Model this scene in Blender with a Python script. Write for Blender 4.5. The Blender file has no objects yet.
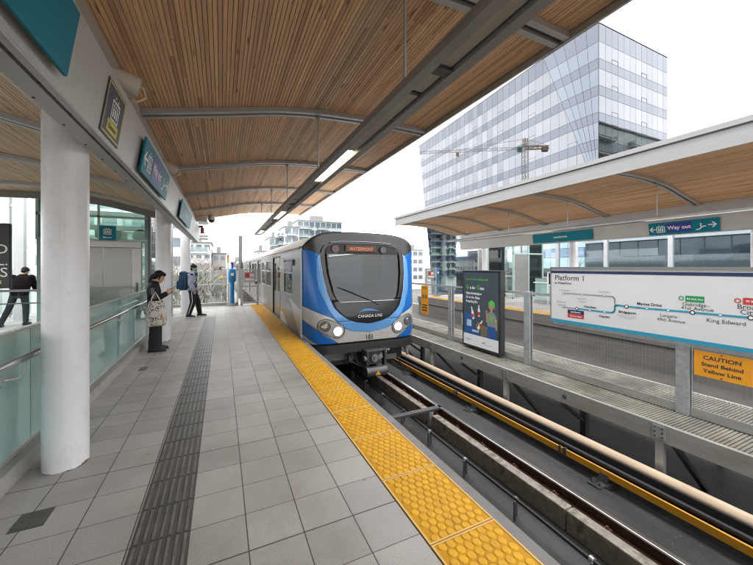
import bpy, bmesh, math, random
from mathutils import Vector, Matrix, Euler, noise as mnoise
R = random.Random(7)
scene = bpy.context.scene
COL = scene.collection
H = 1.68
rad = math.radians

# ------------------------------------------------------------------ materials
MATS = {}
def nt(name):
    m = bpy.data.materials.new(name); m.use_nodes = True
    t = m.node_tree; t.nodes.clear()
    o = t.nodes.new('ShaderNodeOutputMaterial')
    return m, t, o
def N(t, typ, **kw):
    n = t.nodes.new(typ)
    for k, v in kw.items():
        if k.startswith('i_'):
            n.inputs[k[2:].replace('_', ' ')].default_value = v
        else:
            setattr(n, k, v)
    return n
def math_n(t, op, a, b=None, c=None):
    n = t.nodes.new('ShaderNodeMath'); n.operation = op
    for i, v in enumerate((a, b, c)):
        if v is None: continue
        if isinstance(v, (int, float)): n.inputs[i].default_value = v
        else: t.links.new(v, n.inputs[i])
    return n.outputs[0]
def mixc(t, fac, a, b, mode='MIX'):
    n = t.nodes.new('ShaderNodeMix'); n.data_type = 'RGBA'; n.blend_type = mode
    for idx, v in ((0, fac), (6, a), (7, b)):
        if isinstance(v, (int, float)): n.inputs[idx].default_value = v
        elif isinstance(v, tuple): n.inputs[idx].default_value = v if len(v) == 4 else (*v, 1)
        else: t.links.new(v, n.inputs[idx])
    return n.outputs[2]
def ramp(t, fac, stops):
    n = t.nodes.new('ShaderNodeValToRGB')
    e = n.color_ramp.elements
    while len(e) < len(stops): e.new(0.5)
    for i, (p, c) in enumerate(stops):
        e[i].position = p; e[i].color = c if len(c) == 4 else (*c, 1)
    t.links.new(fac, n.inputs[0]); return n.outputs[0]
def noise_n(t, vec, scale, detail=4, rough=.55):
    n = t.nodes.new('ShaderNodeTexNoise'); n.inputs['Scale'].default_value = scale
    n.inputs['Detail'].default_value = detail; n.inputs['Roughness'].default_value = rough
    if vec is not None: t.links.new(vec, n.inputs['Vector'])
    return n.outputs['Fac']
def mapv(t, vec, scale):
    n = t.nodes.new('ShaderNodeMapping'); n.inputs['Scale'].default_value = scale
    t.links.new(vec, n.inputs['Vector']); return n.outputs[0]
def mul(c, k): return tuple(min(1, max(0, x*k)) for x in c)

def M(name, col, rough=.6, metal=0., var=.12, scale=5., bump=0., bscale=60., spec=.5, dirt=0., dirtcol=(.06, .05, .04), dscale=2.5, aniso=(1, 1, 1), emit=None, coat=0.):
    """Painted / mineral / metal surface with uneven colour, gloss and optional dirt blotches."""
    if name in MATS: return MATS[name]
    m, t, o = nt(name)
    p = t.nodes.new('ShaderNodeBsdfPrincipled')
    tc = t.nodes.new('ShaderNodeTexCoord').outputs['Object']
    v = mapv(t, tc, aniso)
    n1 = noise_n(t, v, scale, 6)
    c = ramp(t, n1, [(.3, mul(col, 1-var)), (.7, mul(col, 1+var))])
    if dirt:
        n2 = noise_n(t, v, dscale, 8, .65)
        f = ramp(t, n2, [(.52, (0, 0, 0)), (.72, (dirt,)*3)])
        c = mixc(t, f, c, dirtcol)
    t.links.new(c, p.inputs['Base Color'])
    r = math_n(t, 'MULTIPLY_ADD', n1, .25*rough, rough*.875)
    t.links.new(r, p.inputs['Roughness'])
    p.inputs['Metallic'].default_value = metal
    p.inputs['Specular IOR Level'].default_value = spec
    if coat: p.inputs['Coat Weight'].default_value = coat; p.inputs['Coat Roughness'].default_value = .08
    if bump:
        b = t.nodes.new('ShaderNodeBump'); b.inputs['Strength'].default_value = bump; b.inputs['Distance'].default_value = .01
        t.links.new(noise_n(t, v, bscale, 4), b.inputs['Height']); t.links.new(b.outputs[0], p.inputs['Normal'])
    if emit:
        p.inputs['Emission Color'].default_value = (*emit[0], 1); p.inputs['Emission Strength'].default_value = emit[1]
    t.links.new(p.outputs[0], o.inputs[0])
    MATS[name] = m; return m

def GL(name, tint, frost=0., frostcol=(.5, .7, .68), refl=1.0, rough=.01):
    """Clear or tinted pane: tinted transmission, fresnel reflection, optional frosted share."""
    if name in MATS: return MATS[name]
    m, t, o = nt(name)
    tr = N(t, 'ShaderNodeBsdfTransparent'); tr.inputs[0].default_value = (*tint, 1)
    gl = N(t, 'ShaderNodeBsdfGlossy'); gl.inputs['Roughness'].default_value = rough
    gl.inputs[0].default_value = (refl, refl, refl, 1)
    fr = N(t, 'ShaderNodeFresnel'); fr.inputs[0].default_value = 1.45
    base = tr.outputs[0]
    if frost:
        df = N(t, 'ShaderNodeBsdfDiffuse'); df.inputs[0].default_value = (*frostcol, 1)
        tl = N(t, 'ShaderNodeBsdfTranslucent'); tl.inputs[0].default_value = (*frostcol, 1)
        mx0 = N(t, 'ShaderNodeMixShader'); mx0.inputs[0].default_value = .5
        t.links.new(df.outputs[0], mx0.inputs[1]); t.links.new(tl.outputs[0], mx0.inputs[2])
        mx = N(t, 'ShaderNodeMixShader')
        tc = t.nodes.new('ShaderNodeTexCoord').outputs['Object']
        f = math_n(t, 'MULTIPLY_ADD', noise_n(t, mapv(t, tc, (1, 1, .4)), 3, 5), frost*.7, frost*.65)
        t.links.new(f, mx.inputs[0])
        t.links.new(base, mx.inputs[1]); t.links.new(mx0.outputs[0], mx.inputs[2]); base = mx.outputs[0]
    ms = N(t, 'ShaderNodeMixShader')
    t.links.new(fr.outputs[0], ms.inputs[0]); t.links.new(base, ms.inputs[1]); t.links.new(gl.outputs[0], ms.inputs[2])
    t.links.new(ms.outputs[0], o.inputs[0])
    MATS[name] = m; return m

def EM(name, col, s):
    if name in MATS: return MATS[name]
    m, t, o = nt(name)
    e = N(t, 'ShaderNodeEmission'); e.inputs[0].default_value = (*col, 1); e.inputs[1].default_value = s
    t.links.new(e.outputs[0], o.inputs[0]); MATS[name] = m; return m

def wood_mat(name, base, dark):
    m, t, o = nt(name)
    p = t.nodes.new('ShaderNodeBsdfPrincipled')
    tc = t.nodes.new('ShaderNodeTexCoord').outputs['Object']
    geo = t.nodes.new('ShaderNodeNewGeometry')
    rnd = geo.outputs['Random Per Island']
    # grain stretched along the boards, shifted per board
    sh = t.nodes.new('ShaderNodeVectorMath'); sh.operation = 'ADD'
    cmb = t.nodes.new('ShaderNodeCombineXYZ')
    t.links.new(math_n(t, 'MULTIPLY', rnd, 37.), cmb.inputs[1])
    t.links.new(tc, sh.inputs[0]); t.links.new(cmb.outputs[0], sh.inputs[1])
    g = noise_n(t, mapv(t, sh.outputs[0], (70, 1.6, 20)), 1.0, 4)
    c = ramp(t, g, [(.3, mul(base, .78)), (.7, mul(base, 1.14))])
    tone = ramp(t, rnd, [(0, (.66, .62, .58)), (.2, (.86, .84, .82)), (.5, (1, 1, 1)), (.85, (1.0, .96, .91)), (1, (1.2, 1.2, 1.18))])
    c = mixc(t, 1.0, c, tone, 'MULTIPLY')
    # knots
    vo = t.nodes.new('ShaderNodeTexVoronoi'); vo.inputs['Scale'].default_value = 1.0
    t.links.new(mapv(t, sh.outputs[0], (9, 1.9, 6)), vo.inputs['Vector'])
    k = ramp(t, vo.outputs['Distance'], [(.06, (1, 1, 1)), (.15, (0, 0, 0))])
    c = mixc(t, math_n(t, 'MULTIPLY', k, .75), c, dark)
    t.links.new(c, p.inputs['Base Color'])
    p.inputs['Roughness'].default_value = .55; p.inputs['Specular IOR Level'].default_value = .3
    b = t.nodes.new('ShaderNodeBump'); b.inputs['Strength'].default_value = .12; b.inputs['Distance'].default_value = .004
    t.links.new(g, b.inputs['Height']); t.links.new(b.outputs[0], p.inputs['Normal'])
    t.links.new(p.outputs[0], o.inputs[0]); MATS[name] = m; return m

def tile_mat(name, x0, px, y0, py, col, gap=.0035):
    """Square stone tiles with dark joints, tile-to-tile tone, speckle and scuffs."""
    m, t, o = nt(name)
    p = t.nodes.new('ShaderNodeBsdfPrincipled')
    tc = t.nodes.new('ShaderNodeTexCoord').outputs['Object']
    sx = t.nodes.new('ShaderNodeSeparateXYZ'); t.links.new(tc, sx.inputs[0])
    u = math_n(t, 'DIVIDE', math_n(t, 'SUBTRACT', sx.outputs[0], x0), px)
    v = math_n(t, 'DIVIDE', math_n(t, 'SUBTRACT', sx.outputs[1], y0), py)
    fu = math_n(t, 'FRACT', u); fv = math_n(t, 'FRACT', v)
    du = math_n(t, 'MULTIPLY', math_n(t, 'MINIMUM', fu, math_n(t, 'SUBTRACT', 1., fu)), px)
    dv = math_n(t, 'MULTIPLY', math_n(t, 'MINIMUM', fv, math_n(t, 'SUBTRACT', 1., fv)), py)
    # every fourth cross joint is an open movement joint
    w = math_n(t, 'MODULO', math_n(t, 'ROUND', v), 4.)
    wide = math_n(t, 'MULTIPLY', math_n(t, 'LESS_THAN', math_n(t, 'ABSOLUTE', w), .5), gap*.55)
    jv = math_n(t, 'LESS_THAN', dv, math_n(t, 'ADD', wide, gap*.72))
    ju = math_n(t, 'LESS_THAN', du, gap)
    j = math_n(t, 'MAXIMUM', ju, jv)
    cmb = t.nodes.new('ShaderNodeCombineXYZ')
    t.links.new(math_n(t, 'FLOOR', u), cmb.inputs[0]); t.links.new(math_n(t, 'FLOOR', v), cmb.inputs[1])
    wn = t.nodes.new('ShaderNodeTexWhiteNoise'); t.links.new(cmb.outputs[0], wn.inputs['Vector'])
    c = ramp(t, wn.outputs['Value'], [(0, mul(col, .89)), (.5, col), (1, mul(col, 1.07))])
    sp = noise_n(t, tc, 150, 3, .75)
    c = mixc(t, .75, c, ramp(t, sp, [(.3, (.55, .54, .52)), (.7, (1.3, 1.3, 1.3))]), 'MULTIPLY')
    bl = noise_n(t, tc, 1.3, 7, .62)
    st = noise_n(t, mapv(t, tc, (1.6, .5, 1)), .9, 8, .7)
    c = mixc(t, ramp(t, st, [(.50, (0, 0, 0)), (.72, (.42,)*3)]), c, (.22, .195, .17))
    sp2 = noise_n(t, tc, 24, 3, .6)
    c = mixc(t, ramp(t, sp2, [(.68, (0, 0, 0)), (.76, (.35,)*3)]), c, (.2, .18, .16))
    c = mixc(t, 1., c, ramp(t, bl, [(.3, (.8, .78, .76)), (.6, (1.05, 1.05, 1.05))]), 'MULTIPLY')
    sc = noise_n(t, mapv(t, tc, (26, 3, 1)), 1.0, 3, .5)
    c = mixc(t, ramp(t, sc, [(.74, (0, 0, 0)), (.80, (.25,)*3)]), c, (.55, .53, .5))
    gum = t.nodes.new('ShaderNodeTexVoronoi'); gum.inputs['Scale'].default_value = 2.6; t.links.new(tc, gum.inputs['Vector'])
    c = mixc(t, ramp(t, gum.outputs['Distance'], [(.028, (.45,)*3), (.04, (0, 0, 0))]), c, (.08, .075, .07))
    c = mixc(t, j, c, (.065, .057, .05))
    t.links.new(c, p.inputs['Base Color'])
    t.links.new(math_n(t, 'MULTIPLY_ADD', bl, .3, .36), p.inputs['Roughness'])
    p.inputs['Specular IOR Level'].default_value = .5
    b = t.nodes.new('ShaderNodeBump'); b.inputs['Strength'].default_value = .6; b.inputs['Distance'].default_value = .003
    hgt = math_n(t, 'SUBTRACT', math_n(t, 'MULTIPLY', sp, .12), j)
    t.links.new(hgt, b.inputs['Height']); t.links.new(b.outputs[0], p.inputs['Normal'])
    t.links.new(p.outputs[0], o.inputs[0]); MATS[name] = m; return m

# ------------------------------------------------------------------ mesh builder
class MB:
    def __init__(s, mirror=False): s.v = []; s.f = []; s.mirror = mirror
    def add(s, vs, fs):
        o = len(s.v); s.v += [tuple(p) for p in vs]; s.f += [tuple(i+o for i in f) for f in fs]; return s
    def box(s, x0, x1, y0, y1, z0, z1):
        if x0 > x1: x0, x1 = x1, x0
        return s.add([(x0, y0, z0), (x1, y0, z0), (x1, y1, z0), (x0, y1, z0), (x0, y0, z1), (x1, y0, z1), (x1, y1, z1), (x0, y1, z1)],
                     [(0, 3, 2, 1), (4, 5, 6, 7), (0, 1, 5, 4), (1, 2, 6, 5), (2, 3, 7, 6), (3, 0, 4, 7)])
    def obox(s, c, ax, ay, az):
        c, ax, ay, az = map(Vector, (c, ax, ay, az))
        vs = [c + i*ax + j*ay + k*az for k in (-1, 1) for j in (-1, 1) for i in (-1, 1)]
        return s.add(vs, [(0, 2, 3, 1), (4, 5, 7, 6), (0, 1, 5, 4), (1, 3, 7, 5), (3, 2, 6, 7), (2, 0, 4, 6)])
    def bar(s, p0, p1, w, h=None, up=(0, 0, 1)):
        h = h or w; p0, p1 = Vector(p0), Vector(p1); d = p1-p0
        u = Vector(up)
        if abs(d.normalized().dot(u)) > .99: u = Vector((1, 0, 0))
        a = d.cross(u).normalized(); b = a.cross(d).normalized()
        return s.obox((p0+p1)/2, d/2, a*(w/2), b*(h/2))
    def cyl(s, p0, p1, r0, r1=None, n=16, cap=True):
        r1 = r0 if r1 is None else r1
        p0, p1 = Vector(p0), Vector(p1); d = (p1-p0).normalized()
        u = Vector((0, 0, 1)) if abs(d.z) < .99 else Vector((1, 0, 0))
        a = d.cross(u).normalized(); b = d.cross(a).normalized()
        vs = []
        for p, r in ((p0, r0), (p1, r1)):
            vs += [p + (a*math.cos(2*math.pi*i/n) + b*math.sin(2*math.pi*i/n))*r for i in range(n)]
        fs = [(i, (i+1) % n, n+(i+1) % n, n+i) for i in range(n)]
        if cap: fs += [tuple(range(n))[::-1], tuple(range(n, 2*n))]
        return s.add(vs, fs)
    def tube(s, pts, r, n=8):
        pts = [Vector(p) for p in pts]; rs = r if isinstance(r, (list, tuple)) else [r]*len(pts)
        vs = []; prev = None
        for i, p in enumerate(pts):
            d = (pts[min(i+1, len(pts)-1)] - pts[max(i-1, 0)]).normalized()
            if prev is None:
                u = Vector((0, 0, 1)) if abs(d.z) < .95 else Vector((1, 0, 0))
                a = d.cross(u).normalized()
            else:
                a = (prev - d*prev.dot(d)).normalized()
            prev = a; b = d.cross(a)
            vs += [p + (a*math.cos(2*math.pi*k/n) + b*math.sin(2*math.pi*k/n))*rs[i] for k in range(n)]
        fs = []
        for i in range(len(pts)-1):
            fs += [(i*n+k, i*n+(k+1) % n, (i+1)*n+(k+1) % n, (i+1)*n+k) for k in range(n)]
        fs += [tuple(range(n))[::-1], tuple(range((len(pts)-1)*n, len(pts)*n))]
        return s.add(vs, fs)
    def loft(s, rings):
        n = len(rings[0]); vs = [p for r in rings for p in r]; fs = []
        for i in range(len(rings)-1):
            fs += [(i*n+k, i*n+(k+1) % n, (i+1)*n+(k+1) % n, (i+1)*n+k) for k in range(n)]
        fs += [tuple(range(n))[::-1], tuple(range((len(rings)-1)*n, len(rings)*n))]
        return s.add(vs, fs)
    def prism(s, poly, axis, a0, a1):
        """poly: 2-D outline; axis 'y' -> (x,z), 'x' -> (y,z), 'z' -> (x,y)"""
        def P(q, a):
            return {'y': (q[0], a, q[1]), 'x': (a, q[0], q[1]), 'z': (q[0], q[1], a)}[axis]
        n = len(poly)
        vs = [P(q, a0) for q in poly] + [P(q, a1) for q in poly]
        fs = [(i, (i+1) % n, n+(i+1) % n, n+i) for i in range(n)] + [tuple(range(n))[::-1], tuple(range(n, 2*n))]
        return s.add(vs, fs)
    def sph(s, c, rx, ry=None, rz=None, nu=16, nv=10, rot=None):
        ry = rx if ry is None else ry; rz = rx if rz is None else rz
        vs = [(0, 0, rz)]
        for j in range(1, nv):
            th = math.pi*j/nv
            vs += [(rx*math.sin(th)*math.cos(2*math.pi*i/nu), ry*math.sin(th)*math.sin(2*math.pi*i/nu), rz*math.cos(th)) for i in range(nu)]
        vs.append((0, 0, -rz))
        fs = [(0, 1+i, 1+(i+1) % nu) for i in range(nu)]
        for j in range(nv-2):
            fs += [(1+j*nu+i, 1+(j+1)*nu+i, 1+(j+1)*nu+(i+1) % nu, 1+j*nu+(i+1) % nu) for i in range(nu)]
        L = len(vs)-1; b = 1+(nv-2)*nu
        fs += [(L, b+(i+1) % nu, b+i) for i in range(nu)]
        Rm = rot.to_matrix() if rot else Matrix.Identity(3)
        return s.add([Rm @ Vector(p) + Vector(c) for p in vs], fs)
    def cap(s, p0, p1, r0, r1=None, n=12):
        r1 = r0 if r1 is None else r1
        s.cyl(p0, p1, r0, r1, n); s.sph(p0, r0, nu=n, nv=8); s.sph(p1, r1, nu=n, nv=8); return s
    def text(s, txt, size, o, ux, uz, n, align='l', bold=False, off=.002, sx=1.):
        """flat lettering on a plane: o anchor (baseline), ux reading direction, uz up, n outward normal"""
        vs, fs, w = text_geo(txt, bold)
        sh = {'l': 0, 'c': -w/2, 'r': -w}[align]
        o, ux, uz, n = map(Vector, (o, ux, uz, n))
        return s.add([o + ux*((x+sh)*size*sx) + uz*(y*size) + n*off for x, y in vs], fs)
    def rect(s, o, ux, uz, n, x0, x1, z0, z1, off=.002):
        o, ux, uz, n = map(Vector, (o, ux, uz, n))
        return s.add([o+ux*x+uz*z+n*off for x, z in ((x0, z0), (x1, z0), (x1, z1), (x0, z1))], [(0, 1, 2, 3)])
    def disc(s, o, ux, uz, n, cx, cz, r, off=.002, r_in=0., k=20):
        o, ux, uz, n = map(Vector, (o, ux, uz, n))
        P = lambda rr, i: o+ux*(cx+rr*math.cos(2*math.pi*i/k))+uz*(cz+rr*math.sin(2*math.pi*i/k))+n*off
        if r_in:
            vs = [P(r, i) for i in range(k)]+[P(r_in, i) for i in range(k)]
            return s.add(vs, [(i, (i+1) % k, k+(i+1) % k, k+i) for i in range(k)])
        return s.add([P(r, i) for i in range(k)], [tuple(range(k))])
    def poly(s, o, ux, uz, n, pts, off=.002):
        o, ux, uz, n = map(Vector, (o, ux, uz, n))
        return s.add([o+ux*x+uz*z+n*off for x, z in pts], [tuple(range(len(pts)))])
    def line(s, o, ux, uz, n, pts, w, off=.002):
        for (x0, z0), (x1, z1) in zip(pts, pts[1:]):
            d = Vector((x1-x0, z1-z0)); L = d.length
            if L < 1e-6: continue
            d /= L; q = Vector((-d.y, d.x))*w/2; e = d*w*.5*.4
            s.poly(o, ux, uz, n, [(x0-e.x+q.x, z0-e.y+q.y), (x0-e.x-q.x, z0-e.y-q.y), (x1+e.x-q.x, z1+e.y-q.y), (x1+e.x+q.x, z1+e.y+q.y)], off)
        return s
    def build(s, name, mat, parent=None, bevel=0., smooth=False, seg=2, origin=None, keepn=False):
        vs = [(12-p[0], p[1], p[2]) for p in s.v] if s.mirror else s.v
        if parent is not None: org = Vector(parent['_o'])
        elif origin is not None: org = Vector(origin)
        else: org = Vector((0, 0, 0))
        me = bpy.data.meshes.new(name)
        me.from_pydata([Vector(p)-org for p in vs], [], s.f)
        if not keepn:
            bm = bmesh.new(); bm.from_mesh(me); bmesh.ops.recalc_face_normals(bm, faces=bm.faces); bm.to_mesh(me); bm.free()
        me.materials.append(mat)
        ob = bpy.data.objects.new(name, me); COL.objects.link(ob)
        ob['_o'] = tuple(org)
        if parent is not None:
            ob.parent = parent
        else:
            ob.location = org
        if smooth:
            me.polygons.foreach_set('use_smooth', [True]*len(me.polygons))
        if smooth == 'auto':
            me.set_sharp_from_angle(angle=rad(40))
        if bevel:
            b = ob.modifiers.new('bevel', 'BEVEL'); b.width = bevel; b.segments = seg; b.limit_method = 'ANGLE'; b.angle_limit = rad(40)
        return ob

_TX = {}
def text_geo(txt, bold=False):
    k = (txt, bold)
    if k not in _TX:
        cu = bpy.data.curves.new('lettering', 'FONT'); cu.body = txt; cu.size = 1.0; cu.resolution_u = 3
        if bold: cu.offset = .022
        o = bpy.data.objects.new('lettering', cu); COL.objects.link(o)
        bpy.context.view_layer.update()
        me = bpy.data.meshes.new_from_object(o.evaluated_get(bpy.context.evaluated_depsgraph_get()))
        vs = [(v.co.x, v.co.y) for v in me.vertices]; fs = [tuple(p.vertices) for p in me.polygons]
        bpy.data.objects.remove(o); bpy.data.curves.remove(cu); bpy.data.meshes.remove(me)
        w = max((x for x, _ in vs), default=0)
        _TX[k] = (vs, fs, w)
    return _TX[k]

def tag(o, label=None, cat=None, group=None, kind=None):
    if label: o['label'] = label
    if cat: o['category'] = cat
    if group: o['group'] = group
    if kind: o['kind'] = kind
    return o
def thing(name, label, cat, loc=(0, 0, 0), group=None):
    o = bpy.data.objects.new(name, None); COL.objects.link(o); o.location = loc; o['_o'] = tuple(loc)
    o.empty_display_size = .1
    return tag(o, label, cat, group)
def dup(root, loc, label=None, rotz=None):
    def cp(o, par):
        c = o.copy(); COL.objects.link(c); c.parent = par
        for ch in list(o.children): cp(ch, c)
        return c
    kids = list(root.children)
    r = root.copy(); COL.objects.link(r); r.location = loc
    if rotz is not None: r.rotation_euler.z = rotz
    if label: r['label'] = label
    for k in kids: cp(k, r)
    return r

# ------------------------------------------------------------------ palette
WOOD = wood_mat('larch_boards', (.77, .505, .305), (.13, .06, .028))
WOODL = wood_mat('pale_larch_boards', (.72, .53, .35), (.12, .06, .03))
TILE = tile_mat('stone_tiles', .147, .3285, 2.083, .322, (.45, .428, .408))
m_beam = M('grey_beam_paint', (.50, .50, .49), .38, .15, .05, 1.5, dirt=.12, dirtcol=(.3, .28, .25))
m_col = M('white_column_paint', (.66, .68, .71), .32, 0, .04, 1.2, bump=.1, bscale=14, dirt=.10, dirtcol=(.42, .38, .33), dscale=1.6)
m_rust = M('rust', (.25, .1, .035), .85, 0, .4, 18)
m_rib = M('rib_paint', (.46, .46, .46), .4, .2, .06, 3)
m_dark = M('dark_steel', (.10, .10, .105), .45, .5, .15, 6)
m_trough = M('trough_steel', (.30, .295, .285), .45, .35, .12, 3)
m_fascia = M('pale_fascia', (.225, .225, .222), .45, .1, .05, 2, dirt=.15, dirtcol=(.45, .42, .38), aniso=(1, .3, 3))
m_galv = M('galvanised_steel', (.45, .47, .48), .42, .55, .14, 14, dirt=.2, dirtcol=(.3, .28, .25))
m_steel = M('brushed_steel', (.55, .55, .55), .25, .95, .08, 30, aniso=(1, 1, 8))
m_conc = M('concrete', (.30, .29, .275), .85, 0, .2, 3, bump=.5, bscale=45, dirt=.55, dirtcol=(.10, .09, .075))
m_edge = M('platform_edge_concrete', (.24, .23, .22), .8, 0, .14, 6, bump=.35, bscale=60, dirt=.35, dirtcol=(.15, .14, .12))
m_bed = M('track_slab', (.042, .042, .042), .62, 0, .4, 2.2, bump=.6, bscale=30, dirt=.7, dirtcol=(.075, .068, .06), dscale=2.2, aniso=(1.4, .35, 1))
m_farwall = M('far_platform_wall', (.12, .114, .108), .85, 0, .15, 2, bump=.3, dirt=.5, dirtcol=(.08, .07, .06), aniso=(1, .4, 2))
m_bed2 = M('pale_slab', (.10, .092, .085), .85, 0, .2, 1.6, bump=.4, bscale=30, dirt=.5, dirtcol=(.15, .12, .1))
m_mossy = M('mossy_plinth', (.30, .27, .225), .9, 0, .35, 7, bump=.9, bscale=30, dirt=.9, dirtcol=(.055, .052, .026), dscale=6)
m_rail = M('rail_head', (.62, .61, .6), .22, 1., .06, 10, aniso=(1, .1, 1))
m_railweb = M('rusty_rail_web', (.075, .035, .022), .8, .2, .35, 14)
m_clip = M('rail_clip', (.16, .07, .05), .75, .3, .3, 20)
m_black = M('black_rubber', (.02, .02, .022), .45, 0, .2, 8)
m_yellow = M('tactile_yellow', (.64, .31, .010), .6, 0, .16, 5, spec=.2, dirt=.6, dirtcol=(.26, .15, .04), dscale=4, bump=.1)
m_dome = M('tactile_dome', (.76, .40, .016), .55, 0, .16, 9, spec=.25, dirt=.25, dirtcol=(.4, .24, .06), dscale=5)
m_yrim = M('tactile_rim', (.78, .5, .14), .55, 0, .1, 8)
m_ribdark = M('guide_tile', (.085, .083, .08), .5, 0, .25, 7, bump=.2, bscale=80)
m_ribtop = M('guide_ribs', (.155, .15, .145), .42, 0, .25, 9, dirt=.4, dirtcol=(.07, .07, .065))
m_amber = M('amber_cover', (.62, .30, .02), .5, 0, .12, 4, dirt=.3, dirtcol=(.25, .13, .03), aniso=(1, .4, 1))
m_beige = M('beige_cover', (.74, .58, .42), .45, 0, .06, 3, dirt=.12, dirtcol=(.4, .3, .2))
m_teal = M('teal_sign', (.0, .185, .265), .45, 0, .05, 2, spec=.25)
m_tealedge = M('teal_edge', (.0, .10, .15), .35, 0, .05, 2)
m_navy = M('navy_sign', (.010, .028, .11), .4, 0, .04, 3)
m_purple = M('way_out_blue', (.03, .03, .30), .4, 0, .04, 3)
m_white = M('white_print', (.85, .85, .85), .5, 0, .02, 3)
m_panelw = M('sign_white', (.70, .70, .715), .4, 0, .03, 1.2)
m_ink = M('black_print', (.035, .035, .045), .5, 0, .05, 4)
m_grayink = M('grey_print', (.33, .33, .35), .5, 0, .05, 4)
m_tealink = M('teal_print', (.02, .30, .46), .45, 0, .03, 4)
m_green = M('green_print', (.02, .30, .09), .5, 0, .03, 4)
m_red = M('red_print', (.55, .045, .035), .5, 0, .03, 4)
m_orange = M('orange_sign', (.80, .33, .015), .45, 0, .06, 3)
g_teal = GL('balustrade_glass', (.80, .95, .93), .55, (.72, .95, .92), rough=.02)
g_clear = GL('clear_glass', (.93, .97, .96))
g_far = GL('screen_glass', (.66, .71, .74))
g_green = GL('green_window_glass', (.88, .95, .92), .05)
m_wframe = M('white_window_frame', (.46, .475, .485), .4, .1, .05, 3)
m_alu = M('aluminium', (.58, .58, .57), .35, .6, .06, 4)

# ------------------------------------------------------------------ world, sun, camera
SUN_EL, SUN_ROT = rad(52), rad(200)
w = bpy.data.worlds.new('World'); scene.world = w; w.use_nodes = True
t = w.node_tree; t.nodes.clear()
sky = t.nodes.new('ShaderNodeTexSky'); sky.sky_type = 'NISHITA'; sky.sun_disc = False
sky.sun_elevation = SUN_EL; sky.sun_rotation = SUN_ROT; sky.dust_density = 3.0
bg = t.nodes.new('ShaderNodeBackground'); out = t.nodes.new('ShaderNodeOutputWorld')
tc = t.nodes.new('ShaderNodeTexCoord').outputs['Generated']
cl = noise_n(t, mapv(t, tc, (1, 1, 2.2)), 1.6, 6, .5)
cloud = ramp(t, cl, [(.3, (19.5, 19.8, 20.4)), (.7, (25., 25., 25.2))])
t.links.new(mixc(t, .90, sky.outputs[0], cloud), bg.inputs[0])
bg.inputs[1].default_value = .085
t.links.new(bg.outputs[0], out.inputs[0])

sl = bpy.data.lights.new('sun', 'SUN'); sl.energy = .7; sl.angle = rad(25); sl.color = (1, .97, .92)
so = bpy.data.objects.new('sun', sl); COL.objects.link(so)
# sun direction: sky sun_rotation is clockwise from +Y seen from above
sd = Vector((math.sin(SUN_ROT)*math.cos(SUN_EL), math.cos(SUN_ROT)*math.cos(SUN_EL), math.sin(SUN_EL)))
so.rotation_euler = sd.to_track_quat('Z', 'Y').to_euler()

cd = bpy.data.cameras.new('camera'); co = bpy.data.objects.new('camera', cd); COL.objects.link(co)
co.location = (0, 0, H); co.rotation_euler = (rad(90), 0, rad(-25.2))
cd.sensor_width = 36; cd.lens = 36*329.3/753; cd.shift_y = -15.5/753; cd.clip_end = 4000; cd.clip_start = .05
scene.camera = co
vs = scene.view_settings; vs.view_transform = 'Standard'; vs.look = 'None'; vs.gamma = 1; vs.exposure = 1.22; vs.use_curve_mapping = False
scene.render.engine = 'CYCLES'
scene.cycles.max_bounces = 8; scene.cycles.diffuse_bounces = 4; scene.cycles.glossy_bounces = 4
scene.cycles.transparent_max_bounces = 24; scene.cycles.transmission_bounces = 8
scene.cycles.use_denoising = True
scene.cycles.sample_clamp_indirect = 6.0
scene.cycles.caustics_reflective = False; scene.cycles.caustics_refractive = False
scene.cycles.filter_width = 1.2

# ------------------------------------------------------------------ ground, tracks, platforms
m_ground = M('city_ground', (.13, .13, .12), .9, 0, .35, .05)
MB().add([(-1500, -1500, -8), (1500, -1500, -8), (1500, 2500, -8), (-1500, 2500, -8)], [(0, 1, 2, 3)]).build('ground', m_ground)['kind'] = 'structure'
m_road = M('asphalt', (.05, .05, .052), .85, 0, .2, .6, bump=.2)
MB().add([(18, -300, -7.996), (30, -300, -7.996), (30, 700, -7.996), (18, 700, -7.996)], [(0, 1, 2, 3)]).build('road', m_road)['kind'] = 'structure'

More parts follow.
